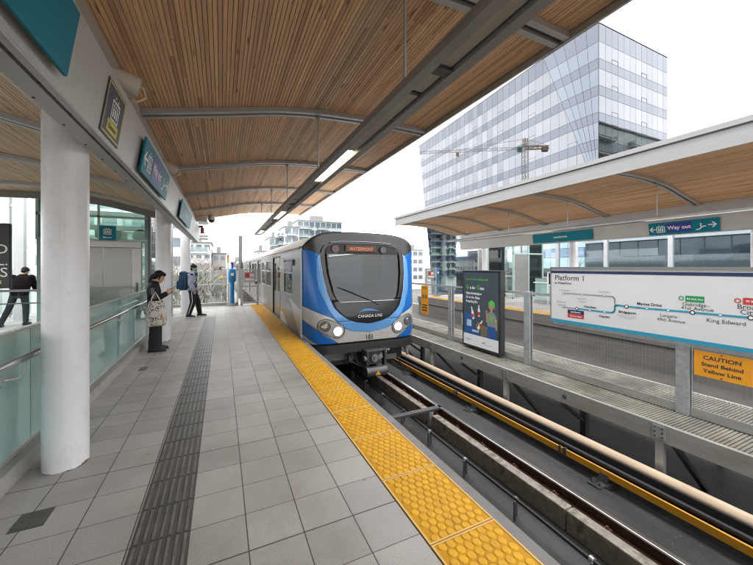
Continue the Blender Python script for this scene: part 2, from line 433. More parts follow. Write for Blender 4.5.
Y0, Y1 = -14., 16.2
EDGE = 1.735
def floor_mb(mirror):
    b = MB(mirror)
    b.box(-1.7, EDGE-.09, Y0, Y1, -.35, 0)
    b.box(-9, -1.7, 9.9, Y1, -.35, 0)
    b.box(-9, -4.7, Y0, 9.9, -.35, 0)
    return b
for mirror, nm in ((False, 'platform_floor'), (True, 'platform_floor')):
    o = floor_mb(mirror).build(nm, TILE); o['kind'] = 'structure'
    b = MB(mirror).box(EDGE-.09, EDGE, Y0, Y1, -.36, -.003)
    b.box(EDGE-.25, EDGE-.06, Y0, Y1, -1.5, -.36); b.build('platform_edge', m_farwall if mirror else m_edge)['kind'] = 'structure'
    # yellow tactile tiles with domes, laid in one row along the edge
    yi, yo = 1.133, EDGE-.092
    b = MB(mirror); d = MB(mirror); rim = MB(mirror)
    yy = 1.653 - .662*24
    while yy < 15.4:
        b.box(yi+.004, yo-.003, yy+.004, yy+.658, -.01, .004)
        rim.box(yi+.004, yi+.016, yy+.004, yy+.658, .004, .0075); rim.box(yo-.015, yo-.003, yy+.004, yy+.658, .004, .0075)
        rim.box(yi+.016, yo-.015, yy+.004, yy+.014, .004, .0075); rim.box(yi+.016, yo-.015, yy+.648, yy+.658, .004, .0075)
        if (not mirror and -1.2 < yy < 12) :
            nr = 11
            for j in range(nr):
                for i in range(7):
                    cx = yi+.045+(yo-yi-.09)*(i+.25+(.5 if j % 2 else 0))/7.0
                    cy = yy+.035+.59*j/(nr-1)
                    n = 10 if yy < 5 else 6
                    d.cyl((cx, cy, .003), (cx, cy, .009), .031, .0225, n)
        yy += .662
    o = b.build('tactile_paving', m_yellow); o['kind'] = 'structure'
    if d.v:
        dd = d.build('dome', m_dome, o); dd['kind'] = 'stuff'
    rim.build('rim', m_yrim, o)
# dark guide strip with raised ribs
b = MB(); rb = MB()
yy = 2.083 - .322*40
while yy < 12.3:
    b.box(-.496, -.182, yy+.003, yy+.319, -.01, .003)
    for i in range(7):
        cx = -.496+.314*(i+.5)/7
        rb.box(cx-.0085, cx+.0085, yy+.012, yy+.310, .003, .0075)
    yy += .322
o = b.build('guide_strip', m_ribdark); o['kind'] = 'structure'
rb.build('rib', m_ribtop, o)

# track slabs
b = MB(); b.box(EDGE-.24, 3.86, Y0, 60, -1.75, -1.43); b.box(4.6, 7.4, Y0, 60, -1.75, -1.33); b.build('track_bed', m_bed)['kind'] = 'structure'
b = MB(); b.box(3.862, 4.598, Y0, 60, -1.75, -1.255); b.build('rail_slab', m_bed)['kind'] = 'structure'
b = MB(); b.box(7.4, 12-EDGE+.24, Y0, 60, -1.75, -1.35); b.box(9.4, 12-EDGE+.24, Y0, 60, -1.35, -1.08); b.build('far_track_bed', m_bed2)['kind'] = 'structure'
b = MB(); b.box(-1.69, 21, Y0, Y1+.3, -2.6, -1.76); b.box(-9, -4.7, Y0, Y1+.3, -.8, -.36); b.build('viaduct_deck', m_conc)['kind'] = 'structure'
b = MB(); b.box(.9, 11.1, Y1+.3, 400, -2.6, -1.7); b.box(.9, 1.2, Y1+.3, 400, -1.7, -.6); b.box(10.8, 11.1, Y1+.3, 400, -1.7, -.6); b.build('guideway', m_conc)['kind'] = 'structure'

# grit, leaf scraps and pebbles lying along the track slabs
b = MB(); rr = random.Random(21)
for _ in range(900):
    y = rr.uniform(.4, 9.); x, z = (rr.uniform(3.98, 4.58), -1.254) if rr.random() < .45 else ((rr.uniform(2.6, 3.63), -1.429) if rr.random() < .6 else (rr.uniform(4.95, 7.2), -1.329))
    s = rr.uniform(.004, .013); a = rr.uniform(0, 6.28)
    b.add([(x+s*math.cos(a+k*1.57)*(1 if k % 2 else .6), y+s*math.sin(a+k*1.57)*(1 if k % 2 else .6), z) for k in range(4)]+[(x, y, z+s*.6)], [(0, 1, 4), (1, 2, 4), (2, 3, 4), (3, 0, 4)])
tag(b.build('track_grit', M('grit', (.17, .14, .10), .9, 0, .6, 9)), 'scattered grit and leaf scraps lying on the dark track slabs', 'grit', kind='stuff')
def rail(x, far=False):
    r = thing('running_rail', ('shiny steel running rail beside the mossy concrete plinth' if abs(x-3.93) < .1 else
              'steel running rail in the shadow under the platform edge' if x < 3 else
              'steel rail on the far track, nearer the walkway' if x < 8.5 else 'steel rail on the far track, below the far platform'), 'rail', (x, 0, -1.25), 'steel running rails')
    zt = -1.09
    b = MB(); b.box(x-.034, x+.034, Y0, 60, zt-.03, zt); b.build('rail_head', m_rail, r, bevel=.008)
    b = MB(); b.box(x-.012, x+.012, Y0, 60, zt-.14, zt-.03); b.box(x-.065, x+.065, Y0, 60, zt-.165, zt-.14); b.build('rail_web', m_railweb, r)
    if not far:
        b = MB(); y = -1.
        while y < 12:
            for s in (-1, 1):
                b.obox((x+s*.075, y, zt-.135), (.03, 0, 0), (0, .035, 0), (0, 0, .018))
                b.cyl((x+s*.085, y, zt-.12), (x+s*.085, y, zt-.085), .014, n=8)
            y += .64
        b.build('rail_clip', m_clip, r)
rail(3.93); rail(2.5); rail(8.07, True); rail(9.5, True)

# mossy plinth blocks beside the right rail
pl = [(-1.5, 1.62), (1.635, 2.55), (2.565, 3.9), (3.915, 5.27), (5.52, 7.5), (7.52, 9.6), (9.62, 12)]
names = ['nearest', 'second', 'third', 'fourth', 'fifth', 'sixth', 'seventh']
for i, (a, c) in enumerate(pl):
    b = MB(); b.box(3.655, 3.79, a, c, -1.43, -1.17)
    o = b.build('concrete_plinth', m_mossy, bevel=.012, origin=(3.72, (a+c)/2, -1.43))
    tag(o, 'mossy concrete plinth block beside the rail, %s along the track from the camera' % names[i], 'plinth', 'concrete plinth blocks between the rails')
# dark crossbar through the plinth gap
r = thing('crossbar', 'dark flat steel bar lying across the track between two plinth blocks', 'bar', (2.9, 5.4, -1.43))
MB().box(2.1, 3.98, 5.345, 5.455, -1.14, -1.09).build('flat_bar', m_dark, r, bevel=.005)
b = MB()
for x in (3.3, 3.85): b.cyl((x, 5.4, -1.09), (x, 5.4, -1.075), .018, n=6)
b.box(2.3, 2.4, 5.36, 5.44, -1.43, -1.14); b.box(3.66, 3.76, 5.36, 5.44, -1.43, -1.14)
b.build('bolt', m_galv, r)

# cable pipe on stands
r = thing('cable_pipe', 'black cable conduit running on short stands between the rails', 'pipe', (3.3, 0, -1.43))
pts = []; y = -2.
while y < 12: pts.append((3.3+.008*math.sin(y*1.7), y, -1.2+.01*math.sin(y*2.3+1))); y += .3
MB().tube(pts, .022, 10).build('conduit', m_black, r, smooth=True)
for k in range(9):
    y = 1.1+.93*k
    b = MB(); c = MB()
    for dx in (-.05, .035):
        b.bar((3.3+dx, y+dx*.6, -1.43), (3.3+dx, y+dx*.6, -1.19), .016, .028)
    c.cyl((3.3, y-.022, -1.2), (3.3, y+.022, -1.2), .03, n=12)
    b.build('stand', m_dark, r); c.build('clamp', m_galv, r)
# small orange trackside box
r = thing('track_sensor', 'small orange box with a black cable loop on the track bed', 'sensor', (2.75, 6.55, -1.43))
MB().box(2.62, 2.90, 6.48, 6.62, -1.43, -1.36).build('base', m_dark, r, bevel=.01)
b = MB(); b.box(2.64, 2.74, 6.46, 6.6, -1.36, -1.28); b.box(2.79, 2.88, 6.47, 6.6, -1.36, -1.25); b.build('housing', m_amber, r, bevel=.01)
MB().tube([(2.76, 6.5, -1.34), (2.8, 6.47, -1.17), (2.88, 6.5, -1.14), (2.95, 6.55, -1.3), (3.1, 6.6, -1.41)], .012, 6).build('cable', m_black, r, smooth=True)

# power rail with amber and beige covers
r = thing('power_rail', 'power rail under a beige cover with an amber strip along it', 'third rail', (4.85, 0, -1.25))
MB().prism([(4.735, -1.185), (4.75, -1.19), (4.765, -1.185), (4.765, -1.095), (4.75, -1.088), (4.735, -1.095)], 'y', Y0, 60).build('amber_strip', m_amber, r)
MB().cyl((4.81, Y0, -1.06), (4.81, 60, -1.06), .035, n=12).build('contact_rail', m_black, r, smooth='auto')
MB().prism([(4.84, -1.2), (4.9, -1.2), (4.9, -.95), (4.84, -.95)], 'y', Y0, 60).build('insulating_back', m_black, r)
b = MB(); y = Y0
while y < 60:
    b.prism([(4.885, -.985), (4.99, -.985), (5.01, -.955), (5.0, -.905), (4.965, -.882), (4.91, -.885), (4.88, -.915), (4.872, -.955)], 'y', y, y+7.596); y += 7.6
b.build('beige_cover', m_beige, r, smooth='auto')
for k in range(-1, 9):
    y = 2.75+2.55*k
    b = MB(); c = MB(); j = MB()
    b.box(4.62, 4.9, y-.10, y+.10, -1.33, -1.24); b.prism([(4.68, -1.24), (4.86, -1.24), (4.84, -1.1), (4.77, -1.1)], 'y', y-.06, y+.06)
    c.box(4.50, 4.64, y-.08, y+.08, -1.256, -1.235)
    for s in (-.05, .05): c.cyl((4.55, y+s, -1.235), (4.55, y+s, -1.19), .014, n=6)
    c.obox((4.6, y+.03, -1.2), (.05, 0, -.035), (0, .012, 0), (.006, 0, .01))
    j.box(4.728, 4.772, y+.55, y+.60, -1.2, -1.082); j.box(4.728, 4.772, y+.64, y+.67, -1.2, -1.082)
    ins = b.build('insulator', m_black, r, bevel=.008); c.build('bracket', m_dark, ins); j.build('strip_joint', m_dark, r)

# ------------------------------------------------------------------ service walkway between the tracks
r = thing('service_walkway', 'grey grated service walkway on steel legs between the two tracks', 'walkway', (6.0, 2, -1.43))
m_grate = M('grating', (.19, .178, .15), .75, .1, .35, 2.6, dirt=.85, dirtcol=(.07, .06, .035), dscale=1.1)
b = MB(); y = -3.
k = 0
while y < 17:
    for x0, x1 in ((5.16, 5.745), (5.79, 6.84)):
        b.box(x0, x1, y, y+.026, -.385, -.342+R.uniform(-.001, .001))
    y += .040
b.build('grating', m_grate, r)
b = MB()
for x in (5.2, 5.45, 5.7, 6.2, 6.6): b.box(x-.012, x+.012, -3, 17, -.44, -.388)
yy = -2.79
while yy < 17:
    b.box(5.16, 6.84, yy-.04, yy+.04, -.55, -.442); yy += 2.55
b.build('bearer', m_dark, r)
m_ebeam = M('edge_beam_paint', (.33, .33, .31), .55, .2, .15, 4, dirt=.6, dirtcol=(.2, .18, .15), aniso=(1, .5, 2))
for xa, xb in ((5.1, 5.157), (6.843, 6.9)):
    MB().box(xa, xb, -3, 17, -.566, -.336).build('edge_beam', m_ebeam, r, bevel=.004)
for k in range(-2, 7):
    y = 2.29+2.55*k
    for x in (5.14, 6.86):
        b = MB(); b.box(x-.035, x+.035, y-.045, y+.045, -1.43, -.568); b.box(x-.1, x+.1, y-.1, y+.1, -1.43, -1.40); b.build('leg', m_galv, r)
    sp_ = MB().box(5.088, 5.099, y-.07, y+.07, -.53, -.36).build('splice_plate', m_galv, r)
    bolts = MB()
    for dy in (-.04, .04):
        for z in (-.5, -.445, -.39): bolts.cyl((5.078, y+dy, z), (5.088, y+dy, z), .012, n=6)
    bolts.build('bolt', m_dark, sp_)
    MB().bar((5.16, y-.15, -.58), (5.95, y-.15, -1.35), .07, .05).build('brace', m_dark, r)
    b = MB(); b.bar((5.14, y-1.2, -.6), (5.7, y-1.2, -1.0), .06, .05); b.box(5.66, 5.76, y-1.25, y-1.15, -1.43, -.56); b.build('brace', m_dark, r)
c = MB()
for k in range(-1, 6):
    y = 1.03+2.55*k
    c.cyl((5.09, y, -.45), (5.099, y, -.45), .035, n=14); c.cyl((5.08, y, -.45), (5.09, y, -.45), .018, n=6)
c.build('bolt', m_dark, r)

m_wire = M('fence_wire', (.22, .225, .22), .5, .5, .15, 6)
# mesh fence along the walkway
r = thing('mesh_fence', 'galvanised wire mesh fence with steel posts standing on the walkway', 'fence', (5.79, 2, -.34))
PY_ = [2.31-2.55*2, 2.31-2.55, 2.31, 4.86, 7.41, 9.96, 12.51, 15.06]
for y in PY_:
    b = MB()
    b.box(5.735, 5.755, y-.075, y+.075, -.34, 1.17); b.box(5.755, 5.815, y-.012, y+.012, -.34, 1.17); b.box(5.815, 5.83, y-.075, y+.075, -.34, 1.17)
    po = b.build('post', m_galv, r, bevel=.003)
    c = MB()
    for z in [-.25+.14*i for i in range(10)]:
        for dy in (-.05, .05): c.cyl((5.732, y+dy, z), (5.735, y+dy, z), .0055, n=6)
    c.build('bolt', m_dark, po)
for ya, yb in zip(PY_, PY_[1:]):
    b = MB(); b.box(5.765, 5.795, ya+.08, yb-.08, 1.11, 1.16); b.build('top_rail', m_galv, r)
    b = MB(); b.box(5.755, 5.768, ya+.08, yb-.08, -.335, -.215); c = b.build('kick_plate', m_ebeam, r)
    b = MB()
    yv = ya+.1
    while yv < yb-.08: b.cyl((5.785, yv, -.21), (5.785, yv, 1.11), .0014, n=4, cap=False); yv += .05
    z = -.15
    while z < 1.1: b.cyl((5.781, ya+.08, z), (5.781, yb-.08, z), .0014, n=4, cap=False); z += .10
    b.build('mesh_panel', m_wire, r)

# ------------------------------------------------------------------ canopies
def zrib(x):
    xs = [-1.1, -.8, 0, .7, 1.3, 2.1, 3.3]; zs = [3.47, 3.53, 3.70, 3.86, 3.94, 3.985, 3.985]
    for i in range(len(xs)-1):
        if x <= xs[i+1]:
            f = (x-xs[i])/(xs[i+1]-xs[i]); f = max(0, min(1, f))
            # catmull-ish smoothing
            return zs[i]+(zs[i+1]-zs[i])*f
    return zs[-1]
def zs_(x): return (zrib(x-.18)+zrib(x)+zrib(x+.18)+zrib(x-.09)+zrib(x+.09))/5
RIBY = [2.26-2.57*4, 2.26-2.57*3, 2.26-2.57*2, 2.26-2.57, 2.26, 4.84, 7.4, 9.95, 12.5]
def zl(x):
    xs = [-9, -7, -5.5, -4.4, -3.7, -2.8, -2.1, -1.5, -1.05]; zz = [3.0, 3.25, 3.42, 3.47, 3.48, 3.41, 3.24, 3.11, 3.0]
    for i in range(len(xs)-1):
        if x <= xs[i+1]:
            f = (x-xs[i])/(xs[i+1]-xs[i]); return zz[i]+(zz[i+1]-zz[i])*max(0, min(1, f))
    return zz[-1]
def zls(x): return sum(zl(x+d) for d in (-.3, -.15, 0, .15, .3))/5

def canopy(root, mirror, f, xa, xb, ya, yb, ribs, pitch, wood):
    b = MB(mirror); x = xa; rr = random.Random(11 if mirror else 5)
    while x < xb-.01:
        x1 = min(x+pitch*.86, xb)
        y = ya - rr.uniform(0, 3)
        while y < yb:
            L = rr.uniform(2.4, 4.6); y0_, y1_ = max(y, ya), min(y+L, yb)
            if y1_-y0_ > .05:
                z0, z1 = f(x)+.064, f(x1)+.064
                dz = rr.uniform(-.0015, .0015)
                b.add([(x, y0_, z0+dz), (x1, y0_, z1+dz), (x1, y1_-.004, z1+dz), (x, y1_-.004, z0+dz), (x, y0_, z0+.02), (x1, y0_, z1+.02), (x1, y1_-.004, z1+.02), (x, y1_-.004, z0+.02)],
                      [(0, 3, 2, 1), (4, 5, 6, 7), (0, 1, 5, 4), (1, 2, 6, 5), (2, 3, 7, 6), (3, 0, 4, 7)])
            y += L
        x += pitch
    b.build('board_ceiling', wood, root)
    n = 24
    xs = [xa+(xb-xa)*i/n for i in range(n+1)]
    poly = [(x, f(x)+.086) for x in xs] + [(x, f(x)+.34) for x in xs[::-1]]
    b = MB(mirror); b.prism(poly, 'y', ya, yb); b.build('roof_deck', m_dark, root)
    for y in ribs:
        b = MB(mirror)
        for o in (-.095, .03):
            lo = [(x, f(x)) for x in xs]; hi = [(x, f(x)+.062) for x in xs[::-1]]
            b.prism(lo+hi, 'y', y+o, y+o+.065)
        rb = b.build('rib', m_rib, root, smooth='auto')
        b = MB(mirror); lo = [(x, f(x)+.035) for x in xs]; hi = [(x, f(x)+.061) for x in xs[::-1]]
        b.prism(lo+hi, 'y', y-.029, y+.029); b.build('gap_filler', m_dark, rb)

lab = {False: ('arched timber board canopy over the near platform and train', 'light trough hanging on rods under the near platform canopy'),
       True: ('timber board canopy with a white edge over the far platform', 'light trough hanging on rods under the far platform canopy')}
m_lit = EM('lit_tube', (1., .86, .62), 2.6)
m_litw = EM('lit_tube_white', (1., .95, .86), 3.2)
m_diff = M('unlit_diffuser', (.42, .42, .40), .5, 0, .05, 4)
for mirror in (False, True):
    X = (lambda x: 12-x) if mirror else (lambda x: x)
    yend = 16.2 if mirror else 14.95
    root = thing('wooden_canopy', lab[mirror][0], 'canopy', (X(1.2), 3, 3.5), 'timber canopies')
    canopy(root, mirror, zs_, -.9, 3.17, Y0+2, yend, RIBY+([15.05] if mirror else []), .038, WOOD)
    z0 = zs_(3.2)
    b = MB(mirror)
    b.prism([(3.172, z0-.012), (3.2, z0-.012), (3.2, z0+.25), (3.16, z0+.25), (3.16, z0+.35), (3.172, z0+.35)], 'y', Y0+2, yend+.05)
    b.build('fascia', m_fascia if mirror else m_galv, root)
    b = MB(mirror); b.prism([(3.1, z0+.37), (3.24, z0+.37), (3.24, z0+.48), (3.1, z0+.5)], 'y', Y0+2, yend+.1); b.build('roof_edge', m_fascia, root)
    b = MB(mirror); b.box(-.9, 3.17, yend+.002, yend+.03, 3.55, 3.66)
    xs = [-.9+4.07*i/24 for i in range(25)]
    b = MB(mirror); b.prism([(x, zs_(x)+.06) for x in xs]+[(x, zs_(x)+.36) for x in xs[::-1]], 'y', yend+.002, yend+.05); b.build('end_fascia', m_rib, root)
    # light trough
    tr = thing('light_trough', lab[mirror][1], 'light fixture', (X(1.31), 4, 2.95), 'hanging light troughs')
    b = MB(mirror)
    for s in (-1, 1):
        b.prism([(1.31+s*.062, 2.955), (1.31+s*.135, 2.955), (1.31+s*.135, 3.0), (1.31+s*.10, 3.06), (1.31+s*.062, 3.06)], 'y', -9, 13.85)
    b.box(1.25, 1.37, -9, 13.85, 3.03, 3.058); b.box(1.248, 1.372, 13.83, 13.86, 2.958, 3.03)
    b.build('channel', m_trough, tr)
    y = -9+.0
    lit = [(3.49, 4.93), (8.0, 9.28), (12.4, 13.7)] if not mirror else [(2.6, 5.2), (8.0, 9.28)]
    segs = []; cur = -8.9
    for a, c in lit: segs.append((cur, a, 0)); segs.append((a, c, 1)); cur = c
    segs.append((cur, 13.8, 0))
    for a, c, on in segs:
        if c-a < .05: continue
        if on:
            b = MB(mirror); b.box(1.262, 1.358, a+.03, c-.03, 2.985, 3.01); b.build('lamp', m_litw if mirror else m_lit, tr)
        else:
            k = max(1, int((c-a)/1.25)); st = (c-a)/k
            b = MB(mirror)
            for i in range(k): b.box(1.262, 1.358, a+i*st+.03, a+(i+1)*st-.03, 2.985, 3.01)
            b.build('diffuser', m_diff, tr)
    for i in range(9):
        yc = -8.5+2.57*i
        if not any(a < yc < c for a, c in lit): MB(mirror).box(1.25, 1.37, yc-.04, yc+.04, 2.96, 2.984).build('joint_clip', m_dark, tr)
    for y in RIBY:
        if y > -8.9:
            b = MB(mirror); b.cyl((1.31, y, 3.05), (1.31, y, zs_(1.31)+.02), .012, n=8); b.cyl((1.31, y, zs_(1.31)-.05), (1.31, y, zs_(1.31)+.02), .03, n=10)
            b.build('hanger_rod', m_rib, tr)
    # beam
    bm_ = thing('roof_beam', 'long grey steel roof beam with signs on the %s platform' % ('far' if mirror else 'near'), 'beam', (X(-.95), 3, 2.7), 'steel roof beams')
    ye = 15.6
    b = MB(mirror); b.prism([(-1.03, 2.715), (-.868, 2.715), (-.785, 3.25), (-.80, 3.28), (-.88, 3.28), (-.88, 3.62), (-1.03, 3.62)], 'y', Y0+2, ye); b.build('box_girder', m_beam, bm_, bevel=.006)
    b = MB(mirror); b.box(-1.04, -.93, Y0+2, ye, 2.697, 2.713); b.box(-.905, -.86, Y0+2, ye, 2.697, 2.713); b.box(-1.052, -1.034, Y0+2, ye, 2.70, 2.76); b.build('bottom_flange', m_beam, bm_, bevel=.003)
    b = MB(mirror); b.box(-.929, -.906, Y0+2, ye, 2.706, 2.714); b.build('groove', m_dark, bm_)
    b = MB(mirror); y = -3.
    while y < ye:
        b.cyl((-.918, y, 2.7), (-.918, y, 2.707), .008, n=6); b.cyl((-1.02, y+.2, 2.691), (-1.02, y+.2, 2.698), .008, n=6); y += .42
    b.build('bolt', m_dark, bm_)

# canopy over the stairs behind the beam
root = thing('wooden_canopy', 'paler timber canopy over the stair hall behind the grey beam', 'canopy', (-4, 3, 3.2), 'timber canopies')
canopy(root, False, zls, -8.5, -1.06, Y0+2, 10.9, [-5.5, -2.9, -.32, 2.26, 4.84, 7.4, 9.9], .042, WOODL)
b = MB(); xs = [-8.5+7.4*i/24 for i in range(25)]
b.prism([(x, zls(x)-.10) for x in xs]+[(x, zls(x)+.36) for x in xs[::-1]], 'y', 10.905, 10.98); b.build('end_fascia', m_fascia, root)
r = thing('downlight', 'small white cylinder downlight under the stair hall canopy', 'light', (-2.75, 9.3, 3.15))
b = MB(); b.cyl((-2.75, 9.3, 3.18), (-2.75, 9.3, 3.5), .09, n=20); b.build('lamp_body', m_alu, r, smooth='auto')
MB().cyl((-2.75, 9.3, 3.172), (-2.75, 9.3, 3.179), .075, n=20).build('lens', m_diff, r)

# columns
m, t, o = nt('rust_foot_column')
p = t.nodes.new('ShaderNodeBsdfPrincipled'); tc = t.nodes.new('ShaderNodeTexCoord').outputs['Object']
sp = t.nodes.new('ShaderNodeSeparateXYZ'); t.links.new(tc, sp.inputs[0])
c = ramp(t, noise_n(t, mapv(t, tc, (1, 1, .25)), 2.2, 6), [(.3, (.70, .715, .74)), (.7, (.79, .80, .825))])
smudge = ramp(t, noise_n(t, mapv(t, tc, (1.5, 1.5, 1)), 2.5, 8, .7), [(.52, (0, 0, 0)), (.8, (.5,)*3)])
drip = ramp(t, noise_n(t, mapv(t, tc, (16, 16, .5)), 1.0, 5, .6), [(.56, (0, 0, 0)), (.74, (.30,)*3)])
c = mixc(t, drip, c, (.46, .44, .41))
c = mixc(t, smudge, c, (.42, .38, .34))
n = noise_n(t, tc, 9, 5, .6)
lim = math_n(t, 'MULTIPLY_ADD', n, .12, -.057)
c = mixc(t, math_n(t, 'LESS_THAN', sp.outputs[2], lim), c, (.22, .085, .03))
chip = math_n(t, 'GREATER_THAN', noise_n(t, mapv(t, tc, (14, 14, 20)), 1, 3, .5), .79)
low = math_n(t, 'LESS_THAN', sp.outputs[2], .9)
c = mixc(t, math_n(t, 'MULTIPLY', chip, low), c, (.30, .14, .06))
grime = math_n(t, 'MULTIPLY', math_n(t, 'LESS_THAN', sp.outputs[2], math_n(t, 'MULTIPLY_ADD', n, .05, -.016)), .6)
c = mixc(t, grime, c, (.20, .17, .14))
t.links.new(c, p.inputs['Base Color']); p.inputs['Roughness'].default_value = .33
b_ = t.nodes.new('ShaderNodeBump'); b_.inputs['Strength'].default_value = .12; b_.inputs['Distance'].default_value = .01
t.links.new(noise_n(t, tc, 16, 4), b_.inputs['Height']); t.links.new(b_.outputs[0], p.inputs['Normal'])
t.links.new(p.outputs[0], o.inputs[0]); m_column = m
def column_mb(mirror):
    b = MB(mirror); n = 48
    b.cyl((-1.2, 0, 0), (-1.2, 0, 3.25), .172, n=n); return b
cl_lab = ['thick white column nearest the camera, with rust round its foot', 'white column just behind the woman with the tote bag', 'white column beside the backpacker, farthest along the near platform']
base = None
for i, y in enumerate([3.67, 8.87, 13.95]):
    if base is None:
        base = MB().cyl((0, 0, 0), (0, 0, 3.25), .152, n=48).build('support_column', m_column, smooth='auto')
        o = base
    else:
        o = base.copy(); COL.objects.link(o)
    o.location = (-1.2, y, 0); tag(o, cl_lab[i], 'column', 'white support columns')
fl = ['white far platform column at the right end of the line map', 'white far platform column above the left end of the line map', 'white far platform column behind the recycling poster']
for i, y in enumerate([3.67, 8.87, 13.95]):
    o = base.copy(); COL.objects.link(o); o.location = (13.2, y, 0); tag(o, fl[i], 'column', 'white support columns')

# ------------------------------------------------------------------ signs on the beams
def pict_lift(mb, fr, cx, cz, s):
    mb.line(*fr, [(cx-s/2, cz-s/2), (cx+s/2, cz-s/2), (cx+s/2, cz+s*.35), (cx-s/2, cz+s*.35), (cx-s/2, cz-s/2)], s*.1)
    for d in (-.26, 0, .26):
        mb.disc(*fr, cx+d*s, cz+s*.18, s*.075); mb.rect(*fr, cx+d*s-s*.08, cx+d*s+s*.08, cz-s*.36, cz+s*.08)
    for sg in (-1, 1):
        mb.poly(*fr, [(cx+sg*s*.2-s*.1, cz+s*.45+ (0 if sg > 0 else s*.14)), (cx+sg*s*.2+s*.1, cz+s*.45+(0 if sg > 0 else s*.14)), (cx+sg*s*.2, cz+s*.45+(s*.14 if sg > 0 else 0))])
def pict_esc(mb, fr, cx, cz, s):
    mb.line(*fr, [(cx-s*.5, cz-s*.4), (cx-s*.25, cz-s*.4), (cx+s*.25, cz), (cx+s*.5, cz)], s*.14)
    mb.disc(*fr, cx, cz+s*.36, s*.1); mb.rect(*fr, cx-s*.08, cx+s*.08, cz-s*.05, cz+s*.24)
def arrow(mb, fr, cx, cz, s, d):
    mb.line(*fr, [(cx-d*s*.45, cz), (cx+d*s*.35, cz)], s*.14)
    mb.line(*fr, [(cx+d*s*.05, cz+s*.38), (cx+d*s*.45, cz), (cx+d*s*.05, cz-s*.38)], s*.15)

def beam_sign(far, ya, yb, zb, zt, kind, label, group):
    k = .153; L = math.hypot(k, 1)
    xf = -.868+.155*(zb-2.715)+.055
    if far:
        o = (12-xf, yb, zb); ux = (0, -1, 0); uz = (-k/L, 0, 1/L); n = (-1/L, 0, -k/L)
    else:
        o = (xf, ya, zb); ux = (0, 1, 0); uz = (k/L, 0, 1/L); n = (1/L, 0, -k/L)
    W = yb-ya; Hh = (zt-zb)*L
    r = thing('platform_sign', label, 'sign', o, group)
    fr = (o, ux, uz, n)
    O, U, Z, Nn = map(Vector, fr)
    b = MB(); b.obox(O+U*W/2+Z*Hh/2-Nn*.012, U*W/2, Z*Hh/2, Nn*.011); b.build('sign_panel', m_teal, r, bevel=.003)
    b = MB()
    for f in (.12, .88): b.obox(O+U*W*f+Z*Hh*.5-Nn*.036, U*.05, Z*Hh*.3, Nn*.014)
    b.build('bracket', m_dark, r)
    b = MB()
    if kind == 'name':
        b.text('Lansdowne', Hh*.34, O+U*W/2+Z*Hh*.40, ux, uz, n, 'c', True); b.build('lettering', m_white, r)
    elif kind == 'way':
        b2 = MB(); b2.rect(*fr, W*.285, W*.645, Hh*.13, Hh*.87, .002); b2.build('name_box', m_purple, r)
        b.text('Way out', Hh*.42, O+U*W*.465+Z*Hh*.37, ux, uz, n, 'c', True, .004)
        arrow(b, fr, W*.075, Hh*.45, Hh*.5, -1); pict_lift(b, fr, W*.19, Hh*.46, Hh*.52)
        pict_esc(b, fr, W*.765, Hh*.42, Hh*.55); arrow(b, fr, W*.91, Hh*.5, Hh*.5, 1)
        b.build('lettering', m_white, r)
    return r
beam_sign(False, -.2, 2.48, 2.775, 3.16, 'name', 'long plain teal sign at the near end of the grey beam', 'teal station name signs')
beam_sign(False, 4.41, 6.21, 2.745, 3.13, 'way', 'teal sign reading Way out on the near platform beam', 'way out signs')
beam_sign(False, 8.12, 10.6, 2.745, 3.13, 'name', 'teal station sign at the far end of the near platform beam', 'teal station name signs')
beam_sign(True, 7.85, 10.5, 2.745, 3.13, 'name', 'teal Lansdowne name sign on the far platform beam', 'teal station name signs')
beam_sign(True, 4.31, 6.02, 2.72, 3.1, 'way', 'teal sign reading Way out on the far platform beam', 'way out signs')

# elevator sticker sign
k = .153; L = math.hypot(k, 1)
o = (-.868+.155*(2.75-2.715)+.004, 3.22, 2.75); fr = (o, (0, 1, 0), (k/L, 0, 1/L), (1/L, 0, -k/L))
r = thing('elevator_sign', 'navy and yellow elevator pictogram sign on the grey beam', 'sign', o)
O, U, Z, Nn = map(Vector, fr); W, Hh = .48, .43
b = MB(); b.obox(O+U*W/2+Z*Hh/2+Nn*.001, U*W/2, Z*Hh/2, Nn*.004); b.build('sign_panel', M('slate_sign', (.035, .05, .10), .4, 0, .05, 3), r)
b = MB(); b.line(*fr, [(.02, .02), (W-.02, .02), (W-.02, Hh-.02), (.02, Hh-.02), (.02, .02)], .014, .007); b.rect(*fr, .11, W-.09, .05, .145, .007); b.build('border', M('sign_yellow', (.62, .55, .06), .45, 0, .05, 3), r)
b = MB(); pict_lift(b, (O+Nn*.006, U, Z, Nn), W*.52, .25, .18); b.build('pictogram', m_white, r)
b = MB(); b.text('Elevator', .062, O+U*.25+Z*.078, U, Z, Nn, 'c', True, .0095); b.build('lettering', m_ink, r)

# loudspeakers, camera dome, alarm lamp on the beam
def speaker(y, label):
    x, z = -.79, 3.40
    r = thing('loudspeaker', label, 'speaker', (x, y, z), 'loudspeakers on the beam')
    MB().cyl((x-.16, y, z), (x+.10, y+.06, z-.07), .075, .085, 20).build('horn', M('cream_plastic', (.62, .58, .5), .5, 0, .06, 4), r, smooth='auto')
    MB().cyl((x+.10, y+.06, z-.07), (x+.107, y+.0616, z-.072), .07, n=20).build('grille', m_alu, r)
    MB().tube([(x+.04, y+.13, z-.02), (x+.12, y+.17, z-.02), (x+.13, y+.2, z-.09), (x+.06, y+.21, z-.14), (x-.02, y+.2, z-.13)], .012, 8).build('conduit', m_beige, r, smooth=True)
speaker(3.62, 'cream loudspeaker with a bent conduit above the elevator sign'); speaker(6.5, 'small loudspeaker on the beam at the far end of the way out sign')
r = thing('camera_dome', 'dark dome security camera under the far end of the canopy', 'camera', (-.35, 14.3, 3.45))
